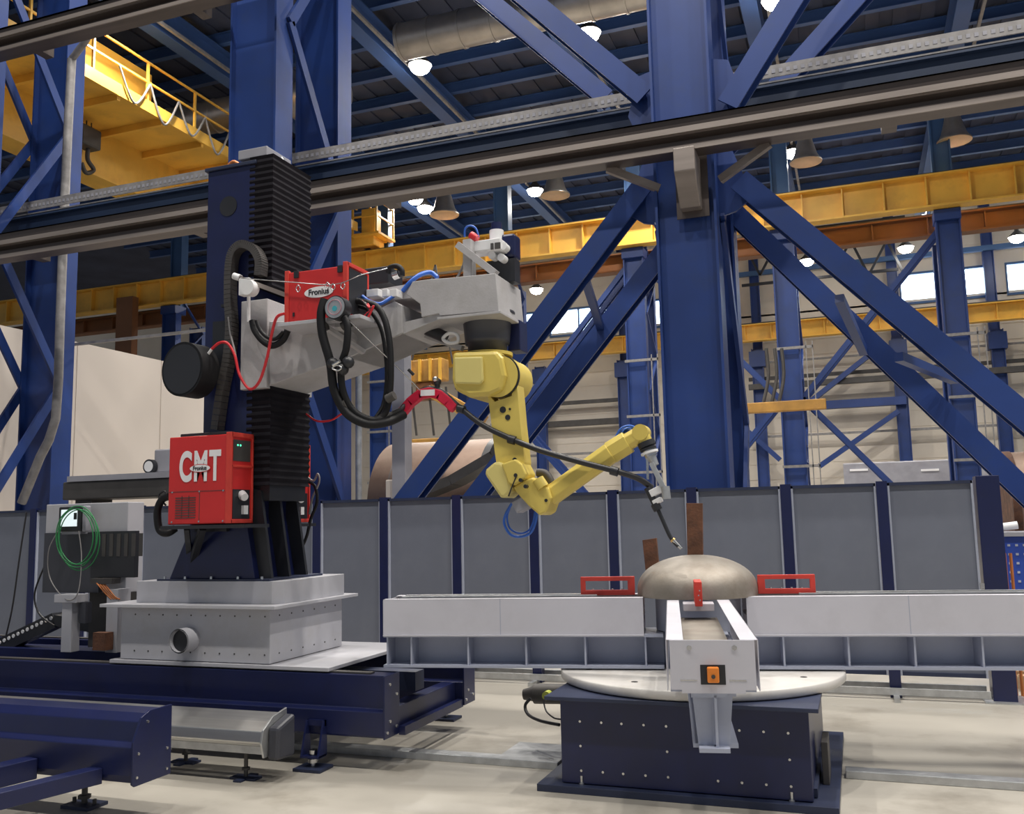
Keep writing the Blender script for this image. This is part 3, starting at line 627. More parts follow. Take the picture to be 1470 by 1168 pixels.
for k in (0, 1, 3):
    r0, r1 = (.37 if k == 3 else .33), (2.25 if k == 3 else 2.45)
    if k == 0: r0 = .42
    g = G()                                     # I section beam under the covers
    if k: g.box(-.20, .20, -r1, -.24, ZM-.02, ZM); g.box(-.20, .20, -r1, -.24, ZB, ZB+.018); g.box(-.012, .012, -r1, -.24, ZB+.018, ZM-.02)
    else: g.box(-.10, .10, -r1+.03, -.24, ZE-.07, ZE-.05); g.box(-.10, .10, -r1+.05, -.24, ZB, ZB+.018); g.box(-.010, .010, -r1+.03, -.24, ZB+.018, ZE-.07); g.box(-.19, .19, -r1+.03, -.24, ZE-.05, ZE-.038)
    beam = part('arm_beam', TR(g, k), M['lav2'], tt, label=nm[k])
    if k:
        y = -r1+.02
        for q in range(6):
            if y < -.3:
                for e0, e1 in ((-.19, -.012), (.012, .19)): part('stiffener', TR(G().box(e0, e1, y, y+.012, ZB+.018, ZM-.02), k), M['lav2'], beam)
            y += .42 if q else .18
    g = G(); zb = ZM if k else ZE-.04           # bent sheet covers with an open slot on top
    for s in (-1, 1):
        g.box(s*.205, s*.200, -r1, -r0, zb, ZT); g.box(s*.205, s*.125, -r1, -r0, ZT-.004, ZT)
    if k: g.box(-.215, -.195, -r1, -r0, zb-.012, zb); g.box(.195, .215, -r1, -r0, zb-.012, zb)
    cv = part('slot_cover', TR(g, k), M['lav'], tt, bevel=.0015)
    if k:
        g = G()
        for s in (-1, 1): g.box(s*.2056, s*.2050, -1.385, -1.38, zb, ZT)
        part('joint_line', TR(g, k), M['lav2'], cv)
    g = G().box(-.12, .12, -r1+.02, -r0, ZT-.13, ZT-.115); part('slide_bed', TR(g, k), M['dome'], tt)
    g = G()                                     # end plate
    if k == 0:
        g.prism([(-.188, ZE-.035), (-.14, ZE-.035), (-.14, ZE-.05), (.14, ZE-.05), (.14, ZE-.035), (.188, ZE-.035), (.188, ZT-.002), (-.188, ZT-.002)], -r1-.008, -r1)
        ep = part('end_plate', TR(g, k), M['lav'], tt)
        part('socket_recess', TR(G().box(-.055, .055, -r1-.010, -r1-.008, ZE-.012, ZE+.075), k), M['black'], ep, bevel=.004)
        part('orange_plug', TR(G().box(-.026, .026, -r1-.04, -r1-.010, ZE+.0, ZE+.068), k), M['orange'], ep, bevel=.006, label='orange square plug')
        part('plug_eye', TR(G().cyl((0, -r1-.045, ZE+.028), (0, -r1-.04, ZE+.028), .009, n=14), k), M['dark'], ep)
        g = G()
        for s in (-1, 1):
            g.cyl((s*.10, -r1-.014, ZT-.035), (s*.10, -r1-.008, ZT-.035), .011, n=14)
            g.box(s*.07, s*.145, -r1-.0095, -r1-.008, ZE+.004, ZE+.010)
        part('screws', TR(g, k), M['steel'], ep)
        g = G().prism([(-.095, ZE-.06), (-.003, ZE-.06), (-.003, ZB), (-.075, ZB)], -r1+.04, -r1+.05); g.prism([(.014, ZE-.06), (.085, ZE-.06), (.06, ZB), (.014, ZB)], -r1+.04, -r1+.05)
        g.box(.0, .012, -r1-.0, -r1+.3, ZB, ZE-.06); g.box(-.075, .06, -r1-.02, -r1+.3, ZB-.006, ZB+.012); g.box(-.10, .06, -r1+.0, -r1+.3, ZE-.07, ZE-.05)
        part('end_web', TR(g, k), M['lav2'], beam)
        part('inner_bracket', TR(G().box(-.10, .10, -.56, -.40, ZT-.06, ZT-.012), k), M['lav'], tt, bevel=.004)
    else:
        g.box(-.19, .19, -r1-.006, -r1, ZM, ZT-.01); g.box(-.22, -.15, -r1-.02, -r1, ZM-.02, ZM+.06)
        ep = part('end_plate', TR(g, k), M['lav'], tt)
        part('end_stop', TR(G().box(-.14, -.06, -r1-.03, -r1-.006, ZM+.10, ZM+.16), k), M['red2'], ep)
        g = G()
        for s in (-1, 1): g.box(s*.06-.02, s*.06+.02, -r1+.1, -.7, ZT, ZT+.012)
        part('slide_rail', TR(g, k), M['galv'], tt)
# red clamp jaws, one on each arm
for k, lb in ((0, 'red clamp jaw seen edge-on at the inner end of the arm towards the viewer'), (1, 'red rectangular clamp frame on the right arm, beside the dome'), (3, 'red rectangular clamp frame on the left arm, beside the dome')):
    g = G(); t0, t1 = -.016, .016; a, b = (.43, .82) if k else (.40, .66); z0, z1 = ZT+.004, ZT+.135
    if k == 0: t0, t1, z0 = -.024, .024, ZT-.02
    g.box(t0, t1, -b, -a, z0, z0+.036); g.box(t0, t1, -b, -a, z1-.03, z1); g.box(t0, t1, -a-.05, -a, z0+.03, z1-.026); g.box(t0, t1, -b, -b+.035, z0+.03, z1-.026)
    TR(g, k)
    base_ = TR(G().box(0, 0, -.5, -.5, ZT, ZT), k).v[0]
    t = thing('clamp_jaw', lb, 'clamp', base_, group='red clamps on the turntable arms')
    part('frame', g, M['red2'], t, bevel=.003)
    g = G()
    for q in range(4): g.cyl((t0+.01, -a-.09-.07*q if k else -.45-.05*q, z0+.03), (t0+.01, -a-.09-.07*q if k else -.45-.05*q, z0+.045), .008, n=8)
    if k == 0:
        for q in range(3): g.cyl((.008-.008*(q % 2), -.665, ZT+.02+.03*q), (.008-.008*(q % 2), -.668, ZT+.02+.03*q), .005, n=8)
    part('screws', TR(g, k), M['steel'], t)
# work piece
DC = CC+Vector((-.0, .06, 0)); z0 = 1.145; R0 = .425
prof = [(R0, z0), (R0, z0+.05)]+[(R0*math.cos(a)**.95 if a < 1.56 else 0, z0+.05+.235*math.sin(a)) for a in [i*math.pi/2/14 for i in range(1, 15)]]
t = thing('steel_dome', 'domed mill-steel vessel head lying on the centre of the turntable', 'dome', (DC.x, DC.y, z0))
part('dished_head', G().lathe(prof, (DC.x, DC.y, 0), n=72), M['dome'], t)
solo('support_drum', G().cyl((DC.x, DC.y, ZD+.255), (DC.x, DC.y, z0-.004), .30, n=40), M['lav2'], 'pale drum under the steel dome between the arm ends', 'support')
def plate(a, b, c, d, Y, lb, h=1.2):
    pts = [P(*q, y=Y) for q in (a, b, c, d)]
    g = G().prism([(q.x, q.z) for q in pts], Y, Y+.035)
    solo('rusty_plate', g, M['rust'], lb, 'plate', bevel=.002)
plate((985, 722), (1008, 722), (1009, 812), (987, 812), DC.y+.02, 'tall rusty steel bar welded upright on the dome top')
plate((922, 775), (942, 772), (947, 830), (928, 832), DC.y+.1, 'shorter rusty steel bar leaning at the left of the dome')
t = thing('drive_motor', 'dark geared drive motor with a yellow-green cap at the back left of the turntable', 'motor', (-2.1, 6.9, .3))
a = P(800, 993, y=6.9); b = P(768, 1000, y=6.9)
part('gearbox', G().cyl((-1.85, 6.9, a.z), (b.x, 6.9, a.z-.02), .075, n=24), M['dark'], t)
part('end_bell', G().cyl((b.x, 6.9, a.z-.02), (b.x-.09, 6.9, a.z-.03), .06, .04, n=20), M['dark'], t)
c = P(783, 999, y=6.75); part('cap', G().cyl((c.x, 6.83, c.z), (c.x, 6.76, c.z), .032, n=16), mat('yellow_green_cap', (.5, .55, .08), .5), t)
g = G().tube([P(762, 1002, y=6.8), P(754, 1012, y=6.8), P(758, 1025, y=6.75), P(775, 1034, y=6.6), P(803, 1040, y=6.5)], .012); part('thick_cable', g, M['cable'], t)
g = G().tube([P(780, 1004, y=6.75), P(784, 1020, y=6.7), P(795, 1030, y=6.6), P(805, 1032, y=6.5)], .006); part('thin_cable', g, M['cable'], t)
g = G().box(-2.1, -1.95, 6.6, 6.75, 0, .0); 
part('mount', G().box(-1.99, -1.85, 6.83, 6.97, 0.045, a.z), M['navyg'], t)
# =================================================================== TRACK AND MACHINE
TG = 'beams of the machine track'
t = thing('machine_track', 'long navy double-beam track under the welding machine, on levelling feet', 'track', (-6, 6.3, 0))
def trackbeam(x0, x1, y, nm):
    g = G(); yy = y
    g.prismx([(yy, .64), (yy, .415), (yy-.05, .40), (yy-.05, .24), (yy-.04, .225), (yy+.16, .225), (yy+.16, .64)], x0, x1)
    b = part(nm, g, M['navy'], t, bevel=.005)
    part('end_plate', G().box(x1, x1+.012, yy-.055, yy+.17, .22, .645), M['navy'], b, bevel=.002)
    g = G(); g.bolts([(x1+.012, yy+.02, .58), (x1+.012, yy+.02, .33), (x1+.012, yy-.02, .26), (x1+.012, yy+.12, .50), (x1+.012, yy+.12, .28)], (1, 0, 0), .012, .008); part('bolts', g, M['steel'], b)
    part('guide_strip', G().box(x0, x1-.15, yy+.04, yy+.10, .64, .652), M['dark'], b)
    return b
trackbeam(-12.5, -3.15, 5.9, 'front_beam'); trackbeam(-12.5, -3.09, 7.15, 'rear_beam')
for x in (-3.28, -5.2, -7.4, -9.5): part('cross_beam', G().box(x, x+.12, 6.06, 7.1, .25, .40), M['navy'], t, bevel=.004)
part('end_bar', G().box(-3.14, -3.09, 6.06, 7.1, .21, .27), M['navy'], t)
part('drive_bar', G().box(-4.2, -3.2, 6.45, 6.6, .44, .58), M['navyg'], t)
for x, y in ((-3.68, 5.80), (-6.4, 5.80), (-3.45, 7.55), (-9, 5.80)):
    f = part('levelling_foot', G().box(x-.11, x+.11, y-.09, y+.09, 0, .022), M['navyg'], t, bevel=.003)
    yf = y
    g = G(); g.cyl((x, yf, .02), (x, yf, .12), .018, n=12); g.cyl((x, yf, .05), (x, yf, .075), .04, n=6); g.cyl((x, yf, .11), (x, yf, .135), .035, n=6); part('screw', g, M['steel'], f)
    s = 1 if y < 7 else -1; part('bracket', G().prismx([(yf-.05*s, .09), (yf+.06*s, .09), (yf+.06*s, .33), (yf+.02*s, .33)], x-.075, x-.06).prismx([(yf-.05*s, .09), (yf+.06*s, .09), (yf+.06*s, .33), (yf+.02*s, .33)], x+.06, x+.075).box(x-.075, x+.075, yf-.05, yf+.05, .085, .10).box(x-.075, x+.075, min(yf+.03*s, yf+.06*s), max(yf+.03*s, yf+.06*s), .29, .33), M['navy'], f)
# silver cover
t = thing('rail_cover', 'polished silver sheet cover on small feet in front of the machine track', 'cover', (-6, 5.45, 0))
yA = 5.35
pr = [(yA, .30), (yA+.02, .37), (yA+.10, .42), (yA+.24, .455), (yA+.26, .445), (yA+.26, .27), (yA+.03, .27)]
sh = part('sheet', G().prismx([(a, b-.03) for a, b in pr], -11, -3.80), M['alu'], t, bevel=.006)
part('lower_lip', G().box(-11, -3.80, yA+.03, yA+.08, .19, .24), M['galv'], t)
part('end_plate', G().prismx([(yA-.01, .27), (yA+.01, .35), (yA+.12, .42), (yA+.28, .45), (yA+.28, .18), (yA+.02, .17)], -3.80, -3.785), M['galv'], t, bevel=.002)
part('end_cap', G().prismx([(yA+.06, .36), (yA+.26, .42), (yA+.26, .14), (yA+.05, .15)], -3.785, -3.70), M['charcoal'], t, bevel=.02)
for x, y in ((-4.0, yA+.12), (-4.7, yA+.36), (-5.9, yA+.12)):
    f = part('foot', G().box(x-.10, x+.10, y-.045, y+.045, 0, .015).box(x-.03, x+.03, y-.10, y+.10, .0, .012), M['navyg'], t)
    part('screw', G().cyl((x, y, .01), (x, y, .24 if y < yA+.3 else .2), .014, n=10).cyl((x, y, .06), (x, y, .075), .03, n=6), M['dark'], f)
    if y > yA+.3: part('foot_arm', G().box(x-.02, x+.02, yA+.2, y+.02, .19, .215), M['navyg'], t)
# foreground navy frame
t = thing('carrier_frame', 'dark navy beam frame cut off by the lower left corner, nearest to the viewer', 'frame', (-5, 4.5, 0))
y = 4.42
bm_ = part('front_beam', G().prismx([(y, .28), (y, .44), (y+.05, .46), (y+.07, .57), (y+.13, .61), (y+.30, .61), (y+.30, .235), (y+.02, .235)], -9, -4.02), M['navy'], t, bevel=.006)
part('end_plate', G().prismx([(y-.01, .235), (y-.01, .47), (y+.05, .60), (y+.12, .63), (y+.31, .63), (y+.31, .22), (y+.01, .22)], -4.02, -4.005), M['navy'], t, bevel=.003)
g = G(); g.bolts([(-4.005, y+.10, .57), (-4.005, y+.03, .40), (-4.005, y+.02, .27), (-4.005, y+.27, .38), (-4.005, y+.27, .26)], (1, 0, 0), .009, .008); part('bolts', g, M['steel'], bm_)
part('cross_bar', G().bar((-4.28, 4.43, .27), (-4.60, 3.2, .27), .10, .09), M['navy'], t, bevel=.004)
part('cross_bar', G().bar((-4.78, 4.42, .28), (-5.05, 3.2, .28), .12, .12), M['navy'], t, bevel=.004)
for x, yy in ((-4.60, 4.66), (-6.6, 4.66)):
    f = part('levelling_foot', G().box(x-.11, x+.11, yy-.08, yy+.08, 0, .02), M['navyg'], t)
    part('screw', G().cyl((x, yy, .02), (x, yy, .235), .018, n=10).cyl((x, yy, .05), (x, yy, .07), .04, n=6), M['dark'], f)
    part('foot_bolts', G().cyl((x-.08, yy, .02), (x-.08, yy, .05), .012, n=8).cyl((x+.08, yy, .02), (x+.08, yy, .05), .012, n=8), M['dark'], f)
# cable channels on the floor
a = P(470, 1084, z=0); b = P(942, 1110, z=0)
g = G().box(-4.6, -2.02, 6.24, 6.36, 0, .05); solo('floor_channel', g, M['galv'], 'galvanised cable channel on the floor between the track and the turntable', 'cable channel', 'cable channels on the floor', bevel=.004)
g = G().box(-.165, 3.2, 6.55, 6.67, 0, .05); solo('floor_channel', g, M['galv'], 'galvanised cable channel on the floor right of the turntable', 'cable channel', 'cable channels on the floor', bevel=.004)
g = G().box(-2.5, -2.02, 6.37, 6.8, 0, .035); solo('floor_cover_plate', g, M['galv'], 'flat galvanised plate on the floor beside the turntable base, at the end of the channel', 'plate')
for x0, x1 in ((-2.9, -1.0), (-.4, .95)): pass
# --------------------------------------------------------------- column and boom machine
mc = thing('welding_manipulator', 'tall navy column with black bellows and a grey boom on a pale grey carriage', 'welding machine', (-4.8, 6.4, .65))
part('carriage_plate', G().box(-5.62, -3.62, 5.90, 7.25, .653, .680), M['grey'], mc, bevel=.003)
pb_ = part('pedestal', G().box(-5.54, -4.14, 5.93, 6.96, .685, 1.09), M['grey'], mc, bevel=.004)
part('pedestal_flange', G().box(-5.68, -4.04, 5.84, 7.06, 1.09, 1.115), M['grey'], mc, bevel=.003)
g = G().prismz([(-5.45, 5.99), (-4.17, 5.99), (-4.10, 6.06), (-4.10, 6.93), (-5.45, 6.93)], 1.115, 1.285)
part('upper_tier', g, M['grey'], mc, bevel=.003)
c = P(273, 917, y=5.93); port = part('port_tube', G().cyl((c.x, 5.93, c.z), (c.x, 5.80, c.z), .092, n=40, caps=False).cyl((c.x, 5.93, c.z), (c.x, 5.80, c.z), .082, n=40, caps=False), M['grey'], mc)
part('port_opening', G().cyl((c.x, 5.84, c.z), (c.x, 5.835, c.z), .083, n=40), M['black'], port)
g = G()
for zz in (.75, 1.03):
    for k in range(10): g.bolts([(-5.4+.135*k, 5.93, zz)], (0, -1, 0), .007, .003)
    for k in range(6): g.bolts([(-4.14, 6.05+.16*k, zz)], (1, 0, 0), .007, .003)
part('screw_heads', g, M['dark'], pb_)
# column foot flare
x0, x1, y0, y1 = -4.92, -4.45, 6.10, 6.62
flare = G(); zf, zg = 1.30, 1.78
flare.add([(-5.17, 6.04, zf), (-4.36, 6.04, zf), (-4.36, 6.70, zf), (-5.17, 6.70, zf), (x0-.02, 6.04, zg), (x1, 6.04, zg), (x1, y1+.05, zg), (x0-.02, y1+.05, zg)], [(3,2,1,0), (4,5,6,7), (0,1,5,4), (1,2,6,5), (2,3,7,6), (3,0,4,7)])
part('column_foot', flare, M['navy'], mc, bevel=.004)
g = G().box(-5.26, -4.20, 6.0, 6.75, 1.285, 1.30); fp = part('foot_plate', g, M['navyg'], mc)
g = G(); g.bolts([(x, 6.02, 1.30) for x in (-5.2, -5.0, -4.75, -4.5, -4.28)], (0, 0, 1), .012, .02); part('bolts', g, M['steel'], fp)
for yy in (6.10, 6.34, 6.58): part('gusset', G().prism([(-4.45, 1.30), (-4.25, 1.30), (-4.36, 1.98), (-4.45, 2.0)], yy, yy+.03), M['black'], mc)
part('column', G().box(x0, x1, y0, y1, 1.74, 4.66), M['navy'], mc, bevel=.006)
part('column_cap', G().box(x0-.02, x1+.02, y0-.02, y1+.02, 4.66, 4.69), M['navyg'], mc, bevel=.004)
c = P(328, 296, y=6.10); part('lightening_hole', G().cyl((c.x, 6.0995, c.z), (c.x, 6.095, c.z), .085, n=36), M['black'], mc)
a = P(306, 462, y=6.1); b = P(330, 505, y=6.1); part('column_slot', G().box(a.x, b.x, 6.096, 6.0995, b.z-.2, a.z), M['black'], mc)
def bellows(z0, z1, nm):
    g = G(); bx0, bx1, ya, yb = -4.50, -4.27, 6.10, 6.66; z = z0; p = .052; vs = []; n = int((z1-z0)/p); dz = (z1-z0)/n
    rings = []
    for i in range(2*n+1):
        o = 0 if i % 2 == 0 else .010; zz = z0+dz*i/2; sag = .0
        rings.append([(bx0, ya-.006+o, zz), (bx1-o, ya-.006+o, zz), (bx1-o, yb-o, zz), (bx0, yb-o, zz)])
    for r in rings: vs += r
    fs = [(4*i+k, 4*i+(k+1) % 4, 4*i+4+(k+1) % 4, 4*i+4+k) for i in range(2*n) for k in range(4)]
    fs += [(0, 1, 2, 3), tuple(4*2*n+k for k in range(4))]
    g.add(vs, fs); return part(nm, g, M['bellow'], mc)
bellows(3.62, 4.72, 'upper_bellows'); bellows(2.02, 2.80, 'lower_bellows')
part('bellows_box', G().box(-4.45, -4.29, 6.12, 6.62, 1.9, 2.02), M['black'], mc)
g = G().box(-4.62, -4.34, 6.10, 6.45, 4.72, 4.80); part('top_box', g, M['tgrey'], mc, bevel=.005)
c = P(345, 240, y=6.2)
part('top_motor', G().cyl((c.x-.10, 6.25, c.z+.0), (c.x+.12, 6.25, c.z+.01), .05, n=20), M['dark'], mc)
part('top_cable', G().tube([P(326, 240, y=6.2), P(335, 232, y=6.2), P(345, 236, y=6.2), P(358, 232, y=6.2), P(366, 240, y=6.2)], .014), M['copper'], mc)
part('lifting_eye', G().tube([P(399, 240, y=6.3), P(403, 226, y=6.3), P(410, 240, y=6.3)], .012), M['steel'], mc)
# carriage on the column and boom
ZL, ZH = 2.80, 3.50
yb0, yb1 = 6.08, 6.62
part('boom_carriage', G().box(-4.53, -4.28, 6.05, 6.70, 2.78, 3.50), M['boom'], mc, bevel=.006)
def Bp(px, py): v = P(px, py, y=yb0); return (v.x, v.z)
low = [(-4.28, 2.80), (-4.28, 3.30)] + [Bp(*q) for q in ((470, 462), (520, 445), (562, 434), (576, 440), (577, 474))]
low[-1] = Bp(577, 476)
bmn = part('boom', G().prism([(-4.28, 2.80), Bp(500, 513), Bp(578, 478), Bp(577, 438), Bp(566, 432), Bp(528, 452), (-3.9, 3.28), (-4.28, 3.32)], yb0, yb1), M['boom'], mc, bevel=.006)
part('boom_underside', G().prism([Bp(500, 513), Bp(578, 478), Bp(634, 455), Bp(640, 447), Bp(576, 462)], yb0+.02, yb1), M['boom'], mc)
part('boom_top_chord', G().prism([Bp(500, 418), Bp(590, 402), Bp(590, 414), Bp(585, 424), Bp(500, 434)], yb0+.08, yb1), M['boom'], mc)
head = part('boom_head', G().prism([Bp(592, 404), Bp(620, 400), Bp(640, 399), Bp(711, 392), Bp(716, 446), Bp(631, 453), Bp(630, 450), Bp(605, 455), Bp(603, 436), Bp(583, 422)], yb0, yb1), M['boom'], mc, bevel=.004)
a = Bp(628, 452); b = Bp(718, 446)
part('head_plate', G().box(a[0], b[0]+.008, yb0-.012, yb1+.008, b[1]-.02, b[1]), M['boom'], mc, bevel=.003)
p1 = P(682, 394, y=6.2); p0 = P(674, 345, y=6.2)
part('head_post', G().box(P(668, 394, y=6.2).x, P(679, 394, y=6.2).x, 6.16, 6.26, 3.45, p0.z), M['boom'], mc)
part('head_diagonal', G().bar(P(658, 352, y=6.15), P(712, 393, y=6.15), .07, .05), M['boom'], mc)
part('white_box', G().box(P(680, 360, y=6.3).x, P(722, 360, y=6.3).x, 6.24, 6.40, P(700, 362, y=6.3).z, P(700, 347, y=6.3).z), M['white'], mc, bevel=.005)
g = G().box(P(704, 356, y=6.23).x, P(708, 356, y=6.23).x, 6.232, 6.24, P(704, 358, y=6.23).z, P(704, 349, y=6.23).z); g.box(P(710, 356, y=6.23).x, P(718, 356, y=6.23).x, 6.232, 6.24, P(704, 358, y=6.23).z, P(704, 349, y=6.23).z)
part('box_labels', g, M['dark'], mc)
c = P(713, 342, y=6.42); part('white_cylinder', G().cyl((c.x, 6.42, c.z-.08), (c.x, 6.42, c.z+.06), .055, n=20), M['white'], mc, bevel=.006)
part('white_cylinder_cap', G().cyl((c.x, 6.42, c.z+.06), (c.x, 6.42, c.z+.12), .042, n=20), M['navy'], mc)
c = P(733, 350, y=6.45); part('blue_motor', G().box(c.x-.07, c.x+.05, 6.40, 6.55, c.z-.12, c.z+.07), M['navy'], mc, bevel=.02)
for px, py in ((726, 356), (710, 369), (723, 372)): c = P(px, py, y=6.36); part('white_gland', G().cyl((c.x, 6.38, c.z), (c.x, 6.30, c.z), .03, n=14), M['white'], mc)
part('head_frame', G().box(P(700, 380, y=6.4).x, P(740, 380, y=6.4).x, 6.38, 6.5, 3.5, P(700, 376, y=6.4).z), M['black'], mc)
part('blue_air_hose', G().tube([P(667, 340, y=6.25), P(668, 328, y=6.25), P(675, 324, y=6.25), P(683, 328, y=6.25), P(687, 340, y=6.25)], .008), M['bhose'], mc)
part('red_valve', G().cyl(P(676, 337, y=6.25), P(685, 343, y=6.25), .03, n=12), M['hose'], mc)
part('curved_cable', G().tube([P(668, 366, y=6.2), P(665, 380, y=6.2), P(658, 395, y=6.2), P(654, 400, y=6.3)], .009), M['tray'], mc)
part('blue_hose_bundle', G().tube([P(578, 418, y=6.15), P(590, 404, y=6.15), P(604, 394, y=6.2), P(618, 391, y=6.3), P(628, 398, y=6.3)], .018), M['bhose'], mc)
part('blue_hose_bundle', G().tube([P(520, 425, y=6.0), P(530, 432, y=6.0), P(545, 436, y=6.0), P(560, 428, y=6.05), P(572, 420, y=6.1)], .014), M['bhose'], mc)
for px, w in ((536, .05), (554, .022), (566, .03)): c = P(px, 421, y=6.07); part('label_box', G().box(c.x-w, c.x+w, 6.05, 6.15, c.z-.028, c.z+.03), M['white'], mc, bevel=.003)
g = G().box(P(527, 400, y=6.4).x, P(562, 400, y=6.4).x, 6.35, 6.6, P(540, 410, y=6.4).z, P(540, 386, y=6.4).z); part('control_box', g, M['black'], mc, bevel=.01)
c = P(569, 390, y=6.3); part('black_arch', G().tube([P(557, 392, y=6.3), P(560, 384, y=6.3), P(570, 382, y=6.3), P(577, 388, y=6.3), P(577, 396, y=6.3)], .022), M['rubber'], mc)
part('chrome_fitting', G().cyl(P(565, 396, y=6.3), P(573, 393, y=6.3), .035, n=14), M['steel'], mc)
# grey block under the notch (cylinder mount with black hose and white frame)
part('tool_cylinder', G().cyl(P(606, 470, y=6.3), P(640, 484, y=6.3), .045, n=16), M['black'], mc)
g = G(); pts = [P(636, 486, y=6.25), P(645, 478, y=6.25), P(656, 480, y=6.25), P(657, 490, y=6.25), P(645, 492, y=6.25)]
g.tube(pts, .014, closed=True); part('white_frame_clip', g, M['white'], mc)
part('cylinder_bracket', G().bar(P(612, 482, y=6.35), P(664, 500, y=6.35), .05, .04), M['boom'], mc)
# cable carrier: arch and strand
g = G(); pts = [P(374, 396, y=6.04), P(375, 375, y=6.04), P(366, 358, y=6.04), P(350, 352, y=6.04), P(337, 362, y=6.04), P(332, 385, y=6.04), P(331, 430, y=6.04), P(333, 470, y=6.04), P(329, 515, y=6.04), P(320, 560, y=6.04), P(312, 617, y=6.04)]
def chain(pts, w, h, y, res=7):
    h_ = G().tube(pts, .01, n=4, res=res); n = len(h_.v)//4; cs = [sum((h_.v[4*i+k] for k in range(4)), Vector())/4 for i in range((len(pts)-1)*res+1)]
    g = G()
    for p, q in zip(cs, cs[1:]): d = (q-p); g.bar(p+d*.04, q-d*.04, h, w, up=(0, 1, 0))
    return g
part('cable_carrier', chain(pts, .09, .065, 6.04), M['dark'], mc)
part('grey_cable', G().tube([P(328, 455, y=6.0), P(331, 480, y=6.0), P(336, 500, y=6.0), P(340, 520, y=6.0)], .009), M['tray'], mc)
part('sensor', G().box(P(318, 438, y=6.05).x, P(331, 438, y=6.05).x, 6.04, 6.1, P(318, 441, y=6.05).z, P(318, 437, y=6.05).z), M['black'], mc)
part('drape_hose', G().tube([P(362, 460, y=5.98), P(366, 475, y=5.98), P(378, 490, y=5.98), P(392, 496, y=5.98), P(406, 488, y=5.98), P(413, 474, y=5.98)], .026), M['rubber'], mc)
part('drape_hose', G().tube([P(368, 460, y=5.96), P(374, 474, y=5.96), P(384, 484, y=5.96), P(396, 486, y=5.96), P(407, 476, y=5.96)], .015), M['rubber'], mc)
part('white_tube', G().cyl(P(357, 425, y=5.98), P(357, 462, y=5.98), .014, n=12), M['white'], mc)
g = G().bar(P(342, 398, y=5.95), P(412, 424, y=5.95), .035, .035); part('feeder_rod', g, M['railc'], mc)
part('rod_end', G().cyl(P(336, 396, y=5.95), P(345, 399, y=5.95), .028, n=14), M['white'], mc)
c = P(358, 413, y=5.93); g = G().box(c.x-.065, c.x+.03, 5.88, 5.95, c.z-.065, c.z+.07); g.cyl((c.x+.02, 5.87, c.z-.01), (c.x+.02, 5.95, c.z-.01), .062, n=24); part('white_reel', g, M['white'], mc, bevel=.004)
# spool drum on the column
t = thing('wire_drum', 'flat black round wire drum mounted at the left side of the navy column', 'wire drum', P(265, 560, y=5.95))
c = P(264, 530, y=5.78); ax = Vector((.10, 1, 0)).normalized()
part('drum', G().cyl(c-ax*.02, c+ax*.16, .215, n=44), M['rubber'], t, bevel=.006)
part('drum_cover', G().cyl(c-ax*.024, c-ax*.02, .195, n=44), M['black'], t)
part('mount_arm', G().bar(c+ax*.16, P(310, 527, y=6.09), .05, .12), M['navyg'], t)
part('brass_fitting', G().cyl(P(287, 520, y=5.86), P(293, 516, y=5.86), .03, n=14), M['brass'], t)
part('hose_end', G().cyl(P(296, 512, y=5.84), P(304, 501, y=5.84), .012, n=10), M['white'], t)
part('red_air_hose', G().tube([P(304, 501, y=5.84), P(315, 492, y=5.84), P(327, 493, y=5.84), P(337, 510, y=5.84), P(344, 538, y=5.84), P(358, 558, y=5.84), P(372, 548, y=5.82), P(383, 515, y=5.8), P(390, 480, y=5.78), P(397, 456, y=5.76), P(408, 450, y=5.76)], .011), M['hose'], t)
# red welder on the column foot
def welder(nm, lb, x0, x1, y0, y1, z0, z1, text):
    t = thing(nm, lb, 'welding power source', ((x0+x1)/2, (y0+y1)/2, z0))
    part('housing', G().box(x0, x1, y0, y1, z0, z1), M['red'], t, bevel=.008)
    g = G().box(x1-.04, x1+.012, y0-.004, y0+.015, z0, z1+.015); g.box(x1-.04, x1+.012, y1-.015, y1+.004, z0, z1+.015); g.box(x1-.04, x1+.012, y0, y1, z1-.02, z1+.015); g.box(x1-.04, x1+.012, y0, y1, z0+.44*(z1-z0)/.7, z0+.46*(z1-z0)/.7); g.box(x1-.04, x1+.012, y0, y1, z0-.0, z0+.03)
    part('front_frame', g, M['red2'], t, bevel=.004)
    H = z1-z0
    pn = part('control_panel', G().box(x1, x1+.004, y0+.03, y1-.03, z0+.70*H, z0+.94*H), M['dark'], t)
    g = G()
    for d in (.3, .42): g.cyl((x1+.004, y0+d*(y1-y0), z0+.88*H), (x1+.007, y0+d*(y1-y0), z0+.88*H), .008, n=8)
    part('indicator', g, M['led'], pn)
    part('socket_bay', G().box(x1, x1+.004, y0+.03, y1-.03, z0+.05*H, z0+.38*H), M['black'], t)
    ym = (y0+y1)/2; g = G().cyl((x1+.004, ym, z0+.32*H), (x1+.05, ym-.02, z0+.29*H), .038, .03, n=16); g.box(x1+.004, x1+.03, ym, ym+.05, z0+.1*H, z0+.2*H); part('connector', g, M['white'], t)
    return t, pn
wy0, wy1 = 5.80, 6.07
xa = P(243, 650, y=wy0).x; xb = P(331, 650, y=wy0).x; zt = P(290, 625, y=wy0).z; zb = P(290, 752, y=wy0).z
wl, _ = welder('welding_power_source', 'red welder box with big white letters on its side, beside the column foot', xa, xb, wy0, wy1, zb, zt, True)
c = P(287, 671, y=wy0); text_mesh('lettering', 'CMT', .315, M['paper'], wl, (c.x, wy0-.003, c.z), xs=.54, bold=.011, sp=1.18)
g = G(); n = 32; cz = c.z-.005
